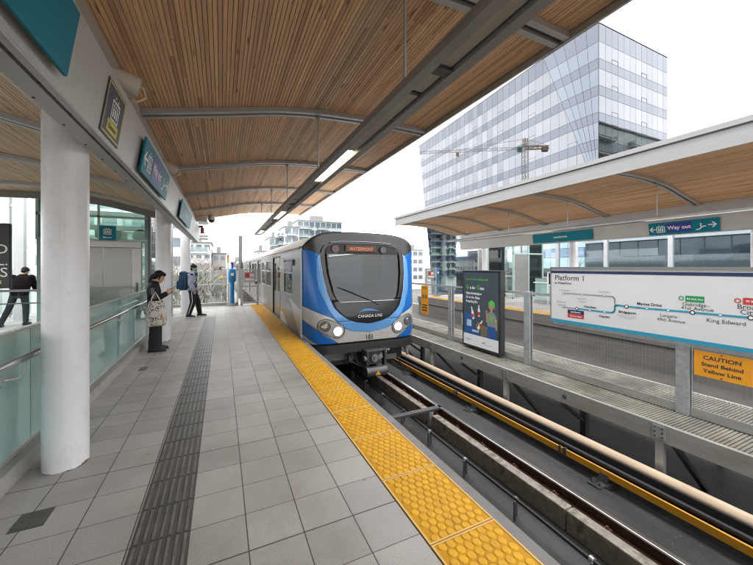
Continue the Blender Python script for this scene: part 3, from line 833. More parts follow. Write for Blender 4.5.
MB().cyl((-.35, 14.3, 3.5), (-.35, 14.3, 3.66), .13, n=20).build('housing', m_alu, r, smooth='auto')
b = MB(); b.sph((-.35, 14.3, 3.5), .11, nu=18, nv=10); b.build('dome', m_black, r, smooth=True)
MB().box(-.9, -.5, 14.1, 14.5, 3.42, 3.66).build('mounting_box', m_alu, r, bevel=.01)
r = thing('alarm_lamp', 'red alarm lamp on the end of the near beam', 'lamp', (-.68, 14.6, 3.05))
b = MB(); b.cyl((-.68, 14.6, 3.0), (-.68, 14.6, 3.22), .06, n=14); b.build('lens', m_red, r, smooth='auto')
MB().box(-.82, -.66, 14.54, 14.66, 3.22, 3.3).build('bracket', m_dark, r)

# floor hatches
b = MB(); b.box(-1.225, -1.05, 2.86, 3.045, -.01, .003)
tag(b.build('floor_hatch', M('hatch_steel', (.13, .125, .105), .5, .4, .3, 8, dirt=.5, dirtcol=(.05, .05, .04)), origin=(-1.15, 2.97, 0)), 'square dark metal hatch set in the tiles near the first column', 'hatch', 'floor hatches')
b = MB(); b.box(-1.225, -1.115, 6.45, 6.66, -.01, .003)
tag(b.build('floor_hatch', MATS['hatch_steel'], origin=(-1.17, 6.62, 0)), 'small dark metal hatch in the tiles by the balustrade', 'hatch', 'floor hatches')

# ------------------------------------------------------------------ balustrade round the stair opening
r = thing('glass_balustrade', 'long teal glass balustrade with a steel handrail beside the stairs', 'balustrade', (-1.55, 3, 0))
m_plinth = M('balustrade_plinth', (.36, .345, .325), .7, 0, .12, 4, bump=.2, dirt=.3, dirtcol=(.18, .17, .15))
b = MB(); y = -2.68
while y < 8.9:
    b.box(-1.68, -1.45, y, min(y+1.355, 9.0), -.34, .135); y += 1.36
b.build('plinth', m_plinth, r, bevel=.004)
JY = [-1.46, -.1, 1.26, 2.62, 3.98, 5.34, 6.70, 8.06, 9.0]
for a, c in zip(JY, JY[1:]):
    MB().box(-1.562, -1.546, a+.006, c-.006, .13, 1.14).build('glass_panel', g_teal, r)
b = MB(); b.box(-1.575, -1.533, -2, 9.0, .12, .165); b.box(-1.57, -1.538, -2, 9.0, 1.138, 1.162); b.box(-1.58, -1.53, 8.985, 9.03, -.02, 1.16)
b.build('glass_rail', m_alu, r, bevel=.003)
MB().tube([(-1.44, -2, .945), (-1.44, 8.6, .945), (-1.44, 8.75, .935), (-1.44, 8.82, .88), (-1.44, 8.82, .80)], .024, 14).build('handrail', m_steel, r, smooth=True)
for y in (-1.5, .6, 3.62, 6.82, 8.4):
    b = MB(); b.cyl((-1.548, y-.1, .80), (-1.515, y-.1, .80), .045, n=20); b.tube([(-1.53, y-.1, .80), (-1.455, y-.06, .80), (-1.44, y-.02, .83), (-1.44, y+.02, .925)], .011, 8)
    b.box(-1.455, -1.425, y-.04, y+.08, .915, .925)
    b.build('handrail_bracket', m_galv, r, smooth='auto')
# cross balustrade at the head of the stairs and far side
r = thing('glass_balustrade', 'glass balustrade with a white top rail crossing behind the stair opening', 'balustrade', (-3.2, 9.9, 0))
for a, c in ((-4.66, -3.3), (-3.28, -1.95)):
    MB().box(a, c, 9.95, 9.965, .05, 1.13).build('glass_panel', g_clear, r)
b = MB(); b.box(-4.68, -1.93, 9.93, 9.985, 1.13, 1.18); b.box(-4.68, -1.93, 9.935, 9.98, .86, .885)
for x in (-4.68, -3.31, -1.96): b.box(x, x+.03, 9.94, 9.975, 0, 1.13)
b.build('top_rail', m_fascia, r)
MB().box(-4.7, -1.9, 9.9, 10.0, -.34, .06).build('plinth', m_plinth, r)
r = thing('glass_balustrade', 'glass balustrade along the far side of the stair opening', 'balustrade', (-4.7, 4, 0))
for i in range(7): MB().box(-4.72, -4.705, -1.+1.55*i, .53+1.55*i, .1, 1.13).build('glass_panel', g_clear, r)
b = MB(); b.box(-4.74, -4.685, -1.0, 9.9, 1.13, 1.18); b.build('top_rail', m_fascia, r)
MB().box(-4.8, -4.62, -2, 9.9, -.34, .14).build('plinth', m_plinth, r)
# stairs going down
r = thing('staircase', 'concrete staircase going down behind the teal glass', 'stairs', (-3.2, 5, -3))
m_step = M('stair_concrete', (.52, .52, .50), .8, 0, .12, 3, bump=.2)
b = MB()
for i in range(28): b.box(-4.0, -2.2, 8.6-.30*(i+1), 8.6-.30*i, -.35-.165*(i+1)-.3, -.165*(i+1))
b.build('steps', m_step, r)
m_stw = M('stairwell_wall', (.85, .90, .89), .6, 0, .06, 1.2)
for k in range(9): MB().box(-4.6, -4.585, -8+2*k, -6.06+2*k, -4.9, -.36).build('side_glass', g_clear, r)
b = MB()
for k in range(10): b.box(-4.62, -4.56, -8.06+2*k, -8+2*k, -5, -.36)
b.build('glazing_bar', m_wframe, r)
b = MB(); b.box(-1.76, -1.70, -8, 9.9, -5, -.345); b.box(-4.55, -1.76, 9.82, 9.9, -5, -.345); b.box(-4.62, -1.7, -8, 9.9, -5.2, -5.0)
b.build('stairwell_wall', m_stw, r)
for x in (-4.0, -2.2):
    b = MB(); b.bar((x, 8.6, -.35), (x, .2, -4.95), .05, .3); b.build('stringer', m_alu, r)

# glazed lift enclosure
r = thing('lift_enclosure', 'glass lift enclosure with a steel door frame behind the stairs', 'lift', (-2.8, 11, 0))
YE = 11.05
b = MB()
for z in (2.38, 3.0, 3.42): b.box(-4.2, -1.86, YE, YE+.06, z, z+.055)
for x in (-4.2, -3.55, -2.98): b.box(x, x+.05, YE, YE+.06, 2.435, 3.42)
b.box(-4.2, -1.86, YE+1.9, YE+1.96, 0, .1)
m_tealframe = M('pale_green_frame', (.35, .47, .44), .4, .2, .06, 4)
for x in (-4.2, -1.95): b.box(x, x+.09, YE+.065, YE+.15, 0, 3.48)
b.build('frame', m_tealframe, r)
b = MB(); b.box(-1.86, -1.80, YE-.01, YE+.07, 0, 3.5); b.build('dark_mullion', m_dark, r)
MB().box(-4.15, -1.87, YE+.02, YE+.035, 2.44, 3.42).build('glass_panel', g_green, r)
MB().box(-1.85, -1.835, YE+.07, YE+1.9, .05, 3.42).build('glass_panel', g_green, r)
MB().box(-4.15, -1.87, YE+1.91, YE+1.925, .1, 3.42).build('glass_panel', g_green, r)
m_lift = M('lift_steel', (.38, .37, .35), .38, .7, .08, 5)
b = MB(); b.box(-3.72, -3.5, YE-.1, YE+.05, 0, 2.199); b.box(-2.2, -2.0, YE-.1, YE+.05, 0, 2.199); b.box(-3.72, -2.0, YE-.1, YE+.05, 2.2, 2.37); b.build('door_frame', m_lift, r, bevel=.01)
b = MB(); b.box(-3.5, -2.87, YE, YE+.04, 0, 2.2); b.build('door', M('lift_door_grey', (.27, .265, .25), .3, .5, .06, 3), r)
b = MB(); b.box(-2.86, -2.2, YE+.01, YE+.04, 0, 2.2); b.build('door', MATS['lift_door_grey'], r)
b = MB(); b.box(-2.12, -2.07, YE-.115, YE-.1, 1.0, 1.25); b.build('call_panel', m_dark, r)
b = MB()
for z in (2.75, 3.15): b.box(-3.9, -2.0, YE+.9, YE+1.0, z, z+.14)
b.box(-3.2, -2.6, YE+.6, YE+1.3, 2.5, 2.72); b.cyl((-2.2, YE+.9, 2.6), (-2.2, YE+1.1, 2.6), .2, n=20); b.build('lift_machinery', M('machinery_green', (.18, .24, .21), .6, .2, .2, 4), r)
o = (-2.93, YE-.06, 2.40); fr = (o, (1, 0, 0), (0, 0, 1), (0, -1, 0))
s = thing('elevator_sign', 'square teal elevator sign above the lift door', 'sign', (-2.77, YE-.06, 2.40))
MB().box(-2.93, -2.57, YE-.055, YE-.04, 2.40, 2.78).build('sign_panel', m_teal, s, bevel=.003)
b = MB(); pict_lift(b, fr, .18, .23, .15); b.text('Elevator', .058, (-2.75, YE-.057, 2.45), (1, 0, 0), (0, 0, 1), (0, -1, 0), 'c', True); b.build('pictogram', m_white, s)
MB().box(-2.85, -2.65, YE-.04, YE-.002, 2.45, 2.7).build('bracket', m_dark, s)
# perforated white screen right of the lift
r = thing('perforated_screen', 'white perforated metal screen between the lift and the columns', 'screen', (-1.6, 13.2, 0))
b = MB()
for i in range(7):
    for j in range(24):
        x = -1.9+.05*i; z = 2.0+.065*j
        b.box(x, x+.022, 13.2, 13.21, z, z+.065)
        b.box(x+.022, x+.05, 13.2, 13.21, z+(.0 if i % 2 else .03), z+(.025 if i % 2 else .055))
b.build('screen_sheet', m_fascia, r)
b = MB(); b.box(-1.95, -1.9, 13.18, 13.24, 0, 3.6); b.box(-1.55, -1.51, 13.18, 13.24, 0, 3.6); b.build('frame', m_wframe, r)
MB().box(-1.9, -1.55, 13.21, 13.22, .1, 1.98).build('glass_panel', g_green, r)

# window wall of the stair hall
r = thing('window_wall', 'tall white framed window wall at the back of the stair hall', 'window wall', (-6, 15.2, 0))
for x in (-9, -7.6, -6.55, -5.1, -3.5, -2.1): MB().box(x, x+.16, 15.1, 15.3, 0, 5.4).build('mullion', m_wframe, r)
MB().box(-9, -2, 15.12, 15.28, 5.41, 5.6).build('header', m_wframe, r)
b = MB()
for z in (0, 1.1, 2.3, 3.7): b.box(-9, -2, 15.15, 15.22, z, z+.07)
b.build('transom', m_alu, r)
for xa, xb in ((-8.84, -7.6), (-7.44, -6.55), (-6.39, -5.1), (-4.94, -3.5), (-3.34, -2.1)):
    MB().box(xa, xb, 15.18, 15.19, .07, 5.2).build('glass_panel', g_green, r)
r = thing('hall_post', 'white steel post in front of the stair hall windows', 'post', (-5.72, 12.6, 0))
b = MB(); b.box(-5.80, -5.55, 13.9, 14.1, 0, 5.2); b.build('shaft', m_wframe, r, bevel=.01)
b = MB(); b.box(-5.86, -5.49, 13.84, 14.16, .0, .03); b.build('base_plate', m_alu, r)
# black advertising board
o = (-5.1, 9.9, .55)
r = thing('advert_board', 'black advertising board with white letters standing behind the glass balustrade', 'poster board', (-5.0, 10.2, 0))
MB().box(-5.6, -4.3, 10.2, 10.3, 1.2, 2.66).build('board', M('board_black', (.022, .021, .02), .45, 0, .2, 3), r, bevel=.02)
b = MB(); b.box(-5.5, -5.45, 10.22, 10.28, 0, 1.2); b.box(-4.75, -4.71, 10.22, 10.28, 0, 1.2); b.build('leg', m_dark, r)
b = MB(); ux, uz, n = (1, 0, 0), (0, 0, 1), (0, -1, 0)
for i, tx in enumerate(('UD', 'L.', 'AS')): b.text(tx, .30, (-4.34, 10.2, 1.98-.26*i), ux, uz, n, 'r', False)
b.build('lettering', m_white, r)
MB().rect((-5.5, 10.2, 1.3), ux, uz, n, .95, 1.06, .0, .08, .003).build('logo', M('lime_print', (.35, .55, .04), .5), r)

# ------------------------------------------------------------------ glazed fence, gate and help point at the platform end
r = thing('end_fence', 'steel and glass fence closing the far end of the platform', 'fence', (-.6, 16, 0))
b = MB()
for x in (-2.0, -.95, .62): b.box(x, x+.06, 15.97, 16.03, 0, 1.52)
b.box(-2, .68, 15.975, 16.025, .90, .945)
b.build('post', m_alu, r)
MB().box(-2, .68, 15.9, 16.1, 0, .11).build('plinth', m_plinth, r)
for a, c in ((-1.94, -.95), (-.89, .62)): MB().box(a, c, 15.995, 16.005, .12, 1.5).build('glass_panel', g_clear, r)
def gate(x0, x1, y, label, words):
    r = thing('end_gate', label, 'gate', ((x0+x1)/2, y, 0), 'platform end gates')
    b = MB()
    b.box(x0-.02, x0+.08, y-.04, y+.04, 0, 1.6); b.box(x1-.08, x1+.02, y-.04, y+.04, 0, 1.6)
    b.box(x0+.08, x1-.08, y-.03, y+.03, 1.52, 1.58); b.box(x0+.08, x1-.08, y-.03, y+.03, .05, .11); b.box(x0+.08, x1-.08, y-.03, y+.03, .80, .86)
    b.build('gate_frame', m_galv, r)
    b = MB(); x = x0+.1
    while x < x1-.1: b.box(x, x+.006, y-.004, y+.004, .11, 1.52); x += .045
    z = .16
    while z < 1.5: b.box(x0+.08, x1-.08, y-.003, y+.003, z, z+.006); z += .045
    b.build('mesh_panel', m_galv, r)
    b = MB(); b.box(x0+.12, x1-.12, y-.02, y-.012, 1.0, 1.46); s = b.build('notice', m_lift, r)
    b = MB(); f = ((x0+.12, y-.02, 1.0), (1, 0, 0), (0, 0, 1), (0, -1, 0)); wd = x1-x0-.24
    b.rect(*f, .05, wd-.05, .08, .17, .002); b.rect(*f, wd*.5, wd-.06, .24, .38, .002); b.build('notice_print', m_white, s)
    b = MB(); b.rect(*f, .05, wd-.06, .22, .40, .0012); b.disc(*f, wd*.22, .31, .05, .003); b.build('notice_stripe', m_red, s)
    b = MB(); b.box(x1-.14, x1-.05, y-.06, y-.03, .92, 1.04); b.build('lock', m_dark, r)
    return r
gate(.78, 1.5, 15.75, 'grey mesh gate at the platform end beside the train', '')
def help_point(x, y, label):
    r = thing('help_point', label, 'help point', (x, y, 0), 'blue help points')
    m_b = M('help_blue', (.01, .20, .48), .4, 0, .05, 3)
    b = MB(); b.cyl((x, y, 0), (x, y, 1.15), .085, n=18); b.build('post', m_b, r, smooth='auto')
    b = MB(); b.loft([[(x+.15*math.cos(a)*s, y+.12*math.sin(a)*s, z) for a in [2*math.pi*i/18 for i in range(18)]] for z, s in ((1.0, .6), (1.1, 1), (1.5, 1), (1.58, .9), (1.62, .5))]); b.build('head', m_b, r, smooth='auto')
    b = MB(); b.cyl((x, y, 1.62), (x, y, 1.82), .035, n=12); b.sph((x, y, 1.84), .055, nu=12, nv=8); b.build('beacon', M('beacon_blue', (.03, .05, .35), .2, 0, .05, 3), r, smooth='auto')
    MB().box(x-.06, x+.06, y-.128, y-.115, 1.3, 1.42).build('call_plate', m_white, r)
    MB().cyl((x, y, 0), (x, y, .1), .25, .22, 18).build('base', m_conc, r)
help_point(.42, 16.5-.85, 'blue help point post with a beacon by the platform end gate')
gate(10.5, 11.2, 15.75, 'grey mesh gate at the end of the far platform', '')
help_point(11.45, 16.0, 'blue help point post at the end of the far platform')
# signal post and light pole beyond the end
r = thing('signal_post', 'slim trackside post with small yellow and red lamps behind the help point', 'signal', (.38, 24, -1.5))
MB().cyl((.38, 24, -8), (.38, 24, 2.6), .06, n=10).build('post', m_galv, r)
b = MB(); b.box(.31, .47, 23.9, 24.06, 2.0, 2.5); b.build('lamp_box', M('signal_brown', (.30, .17, .05), .6, 0, .2, 4), r, bevel=.02)
b = MB(); b.cyl((.38, 23.85, 2.4), (.38, 23.8, 2.4), .07, n=12); b.build('lamp', m_red, r)
b = MB(); b.box(-.12, .34, 23.97, 24.03, 1.55, 1.6); b.box(.02, .34, 23.97, 24.03, 1.0, 1.04); b.build('arm', m_galv, r)
b = MB(); b.box(-.16, .0, 23.9, 24.0, 1.5, 1.68); b.build('signal_head', m_black, r)
b = MB(); b.cyl((.0, 23.95, 1.02), (.0, 23.9, 1.02), .09, n=14); b.build('disc', m_amber, r)
r = thing('light_pole', 'grey light pole standing beyond the platform end gate', 'pole', (1.25, 30, -8))
MB().cyl((1.25, 26, -8), (1.25, 26, 3.95), .16, .13, 14).build('shaft', m_dark, r, smooth='auto')
b = MB(); b.box(1.35, 1.75, 25.9, 26.1, 3.55, 3.75); b.build('lamp_head', m_galv, r, bevel=.02)

# ------------------------------------------------------------------ train
CX, HW = 3.22, 1.5
def yf(x, z):
    s = abs((x-CX)/HW)
    y = 7.26+.52*min(s, 1.03)**8+max(0., 1-min(s, 1.)**4)*.42*max(0., (z-.5)/1.5)**1.1
    if z < .5: y += .05*((.5-z)/.6)**2
    return y
def zroof(x):
    s = min(1, abs((x-CX)/HW)); return 2.565-.08*s*s-.31*s**6
tr = thing('train', 'blue and grey metro train with lit headlights at the platform', 'train', (CX, 7.3, -1.09))
m_sil = M('train_side_grey', (.24, .225, .205), .34, .3, .08, 1.2, coat=.3, dirt=.35, dirtcol=(.13, .11, .09), aniso=(1, 1.5, .5))
m_blue = M('train_blue', (.008, .125, .43), .3, 0, .06, 2, spec=.3, coat=.15, dirt=.22, dirtcol=(.05, .09, .18), aniso=(3, 3, .6))
m_lblue = M('train_light_blue', (.11, .29, .58), .3, 0, .03, 1, spec=.3, coat=.2)
m_twhite = M('train_white', (.47, .455, .43), .32, 0, .06, 2, coat=.3, dirt=.35, dirtcol=(.25, .22, .19), aniso=(1, 1, 2))
m_cowl = M('train_cowl', (.034, .031, .031), .38, 0, .15, 3, spec=.35, coat=.1)
m_mask = M('train_mask', (.014, .014, .016), .28, 0, .1, 3, spec=.3, coat=.15)
m_skirt = M('train_skirt', (.022, .022, .024), .45, 0, .2, 4)
m_roofw = M('train_roof', (.82, .80, .77), .45, 0, .06, 2, dirt=.2, dirtcol=(.4, .36, .32))
# dark cab glass: lightly see-through, mirror-like
m, t, o = nt('cab_glass')
tp = N(t, 'ShaderNodeBsdfTransparent'); tp.inputs[0].default_value = (.45, .48, .49, 1)
gl = N(t, 'ShaderNodeBsdfGlossy'); gl.inputs['Roughness'].default_value = .02
fr_ = N(t, 'ShaderNodeFresnel'); fr_.inputs[0].default_value = 1.5
mx = N(t, 'ShaderNodeMixShader'); t.links.new(fr_.outputs[0], mx.inputs[0]); t.links.new(tp.outputs[0], mx.inputs[1]); t.links.new(gl.outputs[0], mx.inputs[2]); t.links.new(mx.outputs[0], o.inputs[0])
g_cab = m
g_tw = GL('train_window_glass', (.10, .11, .12), refl=1., rough=.02)

def fgrid(x0f, x1f, zs, nx, off, yfun=yf):
    vs = []; fs = []
    for z in zs:
        a, b_ = x0f(z), x1f(z)
        for i in range(nx+1):
            x = a+(b_-a)*i/nx; vs.append((x, yfun(x, z)-off, z))
    for j in range(len(zs)-1):
        for i in range(nx):
            fs.append((j*(nx+1)+i, j*(nx+1)+i+1, (j+1)*(nx+1)+i+1, (j+1)*(nx+1)+i))
    return vs, fs
def patch(name, mat, poly, off, parent=None, nz=28, nx=16):
    """fill an (x, z) outline that is a single run per height, wrapped onto the nose"""
    zmin = min(p[1] for p in poly)+1e-4; zmax = max(p[1] for p in poly)-1e-4
    def cut(z):
        xs = []
        for (xa, za), (xb, zb) in zip(poly, poly[1:]+poly[:1]):
            if (za <= z < zb) or (zb <= z < za): xs.append(xa+(xb-xa)*(z-za)/(zb-za))
        return (min(xs), max(xs)) if xs else (poly[0][0],)*2
    zs = [zmin+(zmax-zmin)*i/nz for i in range(nz+1)]
    zs = sorted(set(zs+[p[1]+e for p in poly for e in (-.0005, .0005) if zmin < p[1]+e < zmax]))
    vs, fs = fgrid(lambda z: cut(z)[0], lambda z: cut(z)[1], zs, nx, off)
    b = MB(); b.add(vs, fs)
    ob = b.build(name, mat, parent or tr, smooth=True, keepn=True)
    sm = ob.modifiers.new('thick', 'SOLIDIFY'); sm.thickness = .004; sm.offset = 1
    return ob
def interp(tab, z):
    tab = sorted(tab)
    if z <= tab[0][0]: return tab[0][1]
    for (a, va), (b_, vb) in zip(tab, tab[1:]):
        if z <= b_: return va+(vb-va)*(z-a)/(b_-a)
    return tab[-1][1]
def sym(tab, n=40, zc=None):
    zmin, zmax = min(t_[0] for t_ in tab), max(t_[0] for t_ in tab)
    zs = [zmin+(zmax-zmin)*i/n for i in range(n+1)]
    L = [(CX-interp(tab, z), z) for z in zs]; Rr = [(CX+interp(tab, z), z) for z in zs[::-1]]
    return L+Rr
# nose shell with a hole for the windscreen is two skins: a shell ring and the glass
glass_tab = [(.86, .74), (.92, .83), (1.1, .90), (1.5, .985), (1.85, 1.01), (2.05, 1.0), (2.17, .93), (2.24, .78), (2.265, .6)]
def shell():
    b = MB(); nzs = 40
    xs = [CX-HW+2*HW*i/60 for i in range(61)]
    # rows follow the roof curve
    vs = []; fs = []; skip = set()
    for j in range(nzs+1):
        for i, x in enumerate(xs):
            z = -.12+(zroof(x)+.12)*j/nzs; vs.append((x, yf(x, z), z))
    n1 = len(xs)
    for j in range(nzs):
        for i in range(n1-1):
            c = [vs[k] for k in (j*n1+i, j*n1+i+1, (j+1)*n1+i+1, (j+1)*n1+i)]
            inside = all(.9 < p[2] < 2.23 and abs(p[0]-CX) < interp(glass_tab, p[2])-.06 for p in c)
            if not inside: fs.append((j*n1+i, j*n1+i+1, (j+1)*n1+i+1, (j+1)*n1+i))
    return b.add(vs, fs)
ob = shell().build('nose', m_cowl, tr, smooth=True, keepn=True)
sm = ob.modifiers.new('thick', 'SOLIDIFY'); sm.thickness = .012; sm.offset = -1
# dark cowl collar running back from the nose onto the roof
b = MB(); n = 48; xs = [CX-HW+2*HW*i/n for i in range(n+1)]; vs = []
for x in xs: vs.append((x, yf(x, zroof(x))-.002, zroof(x)+.001))
for x in xs: vs.append((x, 8.13, zroof(x)+.008))
for x in xs: vs.append((x, 8.13, zroof(x)-.06))
b.add(vs, [(i, i+1, n+2+i, n+1+i) for i in range(n)]+[(n+1+i, n+2+i, 2*n+3+i, 2*n+2+i) for i in range(n)])
b.build('cowl', m_cowl, tr, smooth='auto')
upper_ = [(-1.5, .76), (-1.2, .62), (-.8, .45), (-.39, .30)]
wl = [(CX-1.5, .76), (CX-1.2, .62), (CX-.8, .45), (CX-.3, .27), (CX+.3, .27), (CX+.8, .45), (CX+1.2, .62), (CX+1.5, .76), (CX+1.5, .42), (CX+1.2, .20), (CX+.78, -.09), (CX-.78, -.09), (CX-1.2, .20), (CX-1.5, .42)]
# split the white band into left / centre / right runs so that each is one run per height
patch('white_band', m_twhite, [(CX-1.5, .76), (CX-1.2, .62), (CX-.8, .45), (CX-.3, .27), (CX, .2), (CX, -.09), (CX-.78, -.09), (CX-1.2, .20), (CX-1.5, .44)], .003, nx=20)
patch('white_band', m_twhite, [(CX+1.5, .76), (CX+1.2, .62), (CX+.8, .45), (CX+.3, .27), (CX, .2), (CX, -.09), (CX+.78, -.09), (CX+1.2, .20), (CX+1.5, .44)], .003, nx=20)
for s in (-1, 1):
    patch('blue_panel', m_blue, [(CX+s*1.5, .765), (CX+s*1.2, .625), (CX+s*.8, .455), (CX+s*.3, .275), (CX+s*.81, .8), (CX+s*.93, .95), (CX+s*1.04, 1.4), (CX+s*1.12, 1.9), (CX+s*1.22, 2.0), (CX+s*1.36, 2.07), (CX+s*1.5, 2.09)], .004, nx=14)
    patch('blue_panel', m_blue, [(CX+s*1.5, .43), (CX+s*1.2, .195), (CX+s*.80, -.09), (CX+s*1.22, -.10), (CX+s*1.36, -.02), (CX+s*1.5, .1)], .005)
    patch('white_corner', m_twhite, [(CX+s*1.23, -.10), (CX+s*1.36, -.022), (CX+s*1.5, .095), (CX+s*1.5, -.11)], .005)
cres = [(.12, .06), (.17, .44), (.25, .63), (.45, .86), (.69, 1.01), (1.15, 1.19), (1.5, 1.23), (1.85, 1.22), (1.98, 1.17)]
maskt = [(.33, .06), (.38, .36), (.46, .55), (.60, .74), (.73, .86), (1.06, 1.0), (1.5, 1.09), (1.9, 1.12), (2.08, 1.10), (2.20, 1.02), (2.28, .84), (2.32, .55)]
# the pale blue arc is a bowl below the mask and two arms beside it
b = MB()
zs1 = [.12+(.40-.12)*i/14 for i in range(15)]; zs2 = [.40+(1.98-.40)*i/40 for i in range(41)]
b.add(*fgrid(lambda z: CX-interp(cres, z), lambda z: CX+interp(cres, z), zs1, 24, .0105))
for sg in (-1, 1): b.add(*fgrid(lambda z: CX+sg*(interp(maskt, z)-.06), lambda z: CX+sg*max(interp(cres, z), interp(maskt, z)-.05), zs2, 6, .0105))
ob = b.build('light_blue_arc', m_lblue, tr, smooth=True); sm = ob.modifiers.new('thick', 'SOLIDIFY'); sm.thickness = .004; sm.offset = 0
# mask is a frame round the windscreen: lower bowl, two sides and a top
def mask_part(z0, z1, inner):
    zs = [z0+(z1-z0)*i/24 for i in range(25)]
    outs = []
    if inner:
        for s in (-1, 1):
            vs, fs = fgrid(lambda z: CX+s*(interp(glass_tab, z)-.012), lambda z: CX+s*interp(maskt, z), zs, 5, .0155); outs.append((vs, fs))
    else:
        outs.append(fgrid(lambda z: CX-interp(maskt, z), lambda z: CX+interp(maskt, z), zs, 24, .0155))
    return outs
b = MB()
for q in mask_part(.33, .868, False)+mask_part(.868, 2.255, True)+mask_part(2.255, 2.32, False): b.add(*q)
ob = b.build('windscreen_mask', m_mask, tr, smooth=True); sm = ob.modifiers.new('thick', 'SOLIDIFY'); sm.thickness = .004; sm.offset = 0
ws = patch('windscreen', g_cab, sym(glass_tab), .004, nz=30, nx=28)
# rubber rim line + lower trim under the glass
b = MB(); pts = [(x, yf(x, .85)-.019, .85) for x in [CX-.74+1.48*i/24 for i in range(25)]]
b.tube(pts, .012, 6); b.build('windscreen_trim', m_galv, tr, smooth=True)
b = MB(); pts = [(CX+interp(maskt, z)*s, yf(CX+interp(maskt, z)*s, z)-.018, z) for s, zz in ((-1, [.9+1.1*i/16 for i in range(17)]), (1, [2.0-1.1*i/16 for i in range(17)])) for z in zz]
top = [(CX+dx, yf(CX+dx, 2.30)-.018, interp([(0, 2.325), (.55, 2.315), (.84, 2.28), (1.02, 2.20), (1.1, 2.08)], abs(dx))) for dx in [-1.08+2.16*i/24 for i in range(25)]]
b.tube(pts[:17]+top+pts[17:], .006, 6); b.build('mask_rim', m_galv, tr, smooth=True)
# header band, display, marker lamps inside the glass
b = MB(); vs, fs = fgrid(lambda z: CX-interp(glass_tab, z)+.02, lambda z: CX+interp(glass_tab, z)-.02, [2.0, 2.08, 2.17, 2.23, 2.255], 24, .0125); b.add(vs, fs)
hd = b.build('display_header', M('header_black', (.018, .016, .016), .4, 0, .1, 3, spec=.2), tr)
Zf = 7.26+.16*.2
b = MB(); b.box(CX-.45, CX+.38, yf(CX, 2.06)-.034, yf(CX, 2.18)-.006, 2.06, 2.22); ds = b.build('display', M('display_brown', (.035, .018, .013), .4, 0, .1, 5, emit=((.6, .2, .1), .03)), tr)
b = MB(); b.text('WATERFRONT', .118, (CX-.03, yf(CX, 2.06)-.035, 2.09), (1, 0, 0), (0, 0, 1), (0, -1, 0), 'c', True, .002, .82); b.build('display_text', EM('led_orange', (1., .36, .14), .36), ds)
for dx, mt in ((-.72, M('marker_red', (.09, .02, .02), .2, 0, .1, 5)), (.58, M('marker_grey', (.10, .11, .12), .15, 0, .1, 5))):
    y = yf(CX+dx, 2.05)
    b = MB(); b.cyl((CX+dx, y-.03, 2.12), (CX+dx, y+.05, 2.12), .105, n=24); lp = b.build('marker_lamp', m_mask, tr)
    b = MB(); b.cyl((CX+dx, y-.036, 2.12), (CX+dx, y-.0305, 2.12), .085, n=24); b.build('lens', mt, lp)
# wiper
b = MB(); b.tube([(CX+.28, yf(CX+.3, .8)-.025, .74), (CX+.05, yf(CX, .88)-.03, .88), (CX-.62, yf(CX-.62, 1.16)-.03, 1.16)], [.014, .012, .008], 6)
b.tube([(CX-.75, yf(CX-.75, 1.2)-.02, 1.2), (CX-.35, yf(CX-.35, 1.05)-.028, 1.06)], .008, 6); b.build('wiper', m_black, tr, smooth=True)
# lettering and emblem
b = MB(); b.text('CANADA LINE', .098, (CX+.02, yf(CX, .5)-.019, .475), (1, 0, 0), (0, 0, 1), (0, -1, 0), 'c', False, .002, 1.0); b.build('lettering', m_white, tr)
b = MB(); o = (CX+.02, yf(CX, .6)-.019, .60); f3 = (o, (1, 0, 0), (0, 0, 1), (0, -1, 0))
up = [(-.27+.54*i/16, .085*math.sin(math.pi*(i/16)**.7)) for i in range(17)]
b.poly(*f3, up+[(x, z*.35) for x, z in up[::-1]][1:-1], .002); b.build('emblem', m_lblue, tr)
b = MB(); b.text('103', .15, (CX+.01, yf(CX, .0)-.012, -.055), (1, 0, 0), (0, 0, 1), (0, -1, 0), 'c', True, .002, .95); b.build('number', m_ink, tr)
# headlights
for s in (-1, 1):
    c0 = Vector((CX+s*1.08, 0, .325)); c1 = Vector((CX+s*.79, 0, .195))
    d = (c1-c0).normalized(); q = Vector((-d.z, 0, d.x))
    out_ = []
    for i in range(12): a = math.pi*i/11; out_.append(c0+(-d*math.sin(a)*.165+q*math.cos(a)*.165))
    for i in range(12): a = math.pi*i/11; out_.append(c1+(d*math.sin(a)*.165-q*math.cos(a)*.165))
    hl = patch('headlight', M('headlight_shell', (.42, .41, .39), .25, .3, .05, 5, coat=.6), [(p.x, p.z) for p in out_], .0145, nz=24, nx=12)
    rim_ = [Vector((p.x, yf(p.x, p.z)-.019, p.z)) for p in out_]
    MB().tube(rim_+[rim_[0]], .009, 6).build('rim', m_dark, hl, smooth=True)
    for c_, lit in ((c0, False), (c1, True)):
        y = yf(c_.x, c_.z)
        nrm = Vector((yf(c_.x+.05, c_.z)-yf(c_.x-.05, c_.z), -.1, 0)).normalized()
        p = Vector((c_.x, y-.018, c_.z))
        b = MB(); b.cyl(p, p+nrm*.012, .125, .12, 28); ring = b.build('bezel', m_dark if not lit else m_steel, hl, smooth='auto')
        b = MB(); b.cyl(p+nrm*.0122, p+nrm*.018, .098, .092, 28)
        b.build('lens', EM('headlight_on', (1., .98, .90), 9) if lit else M('lens_grey', (.16, .15, .14), .1, .4, .3, 14, coat=1), ring, smooth='auto')
        if not lit:
            b = MB(); b.cyl(p+nrm*.0182, p+nrm*.024, .055, .05, 18); b.disc(p+nrm*.019, (1, 0, 0), (0, 0, 1), nrm, -.07, 0, .03); b.build('bulb', m_steel, ring)
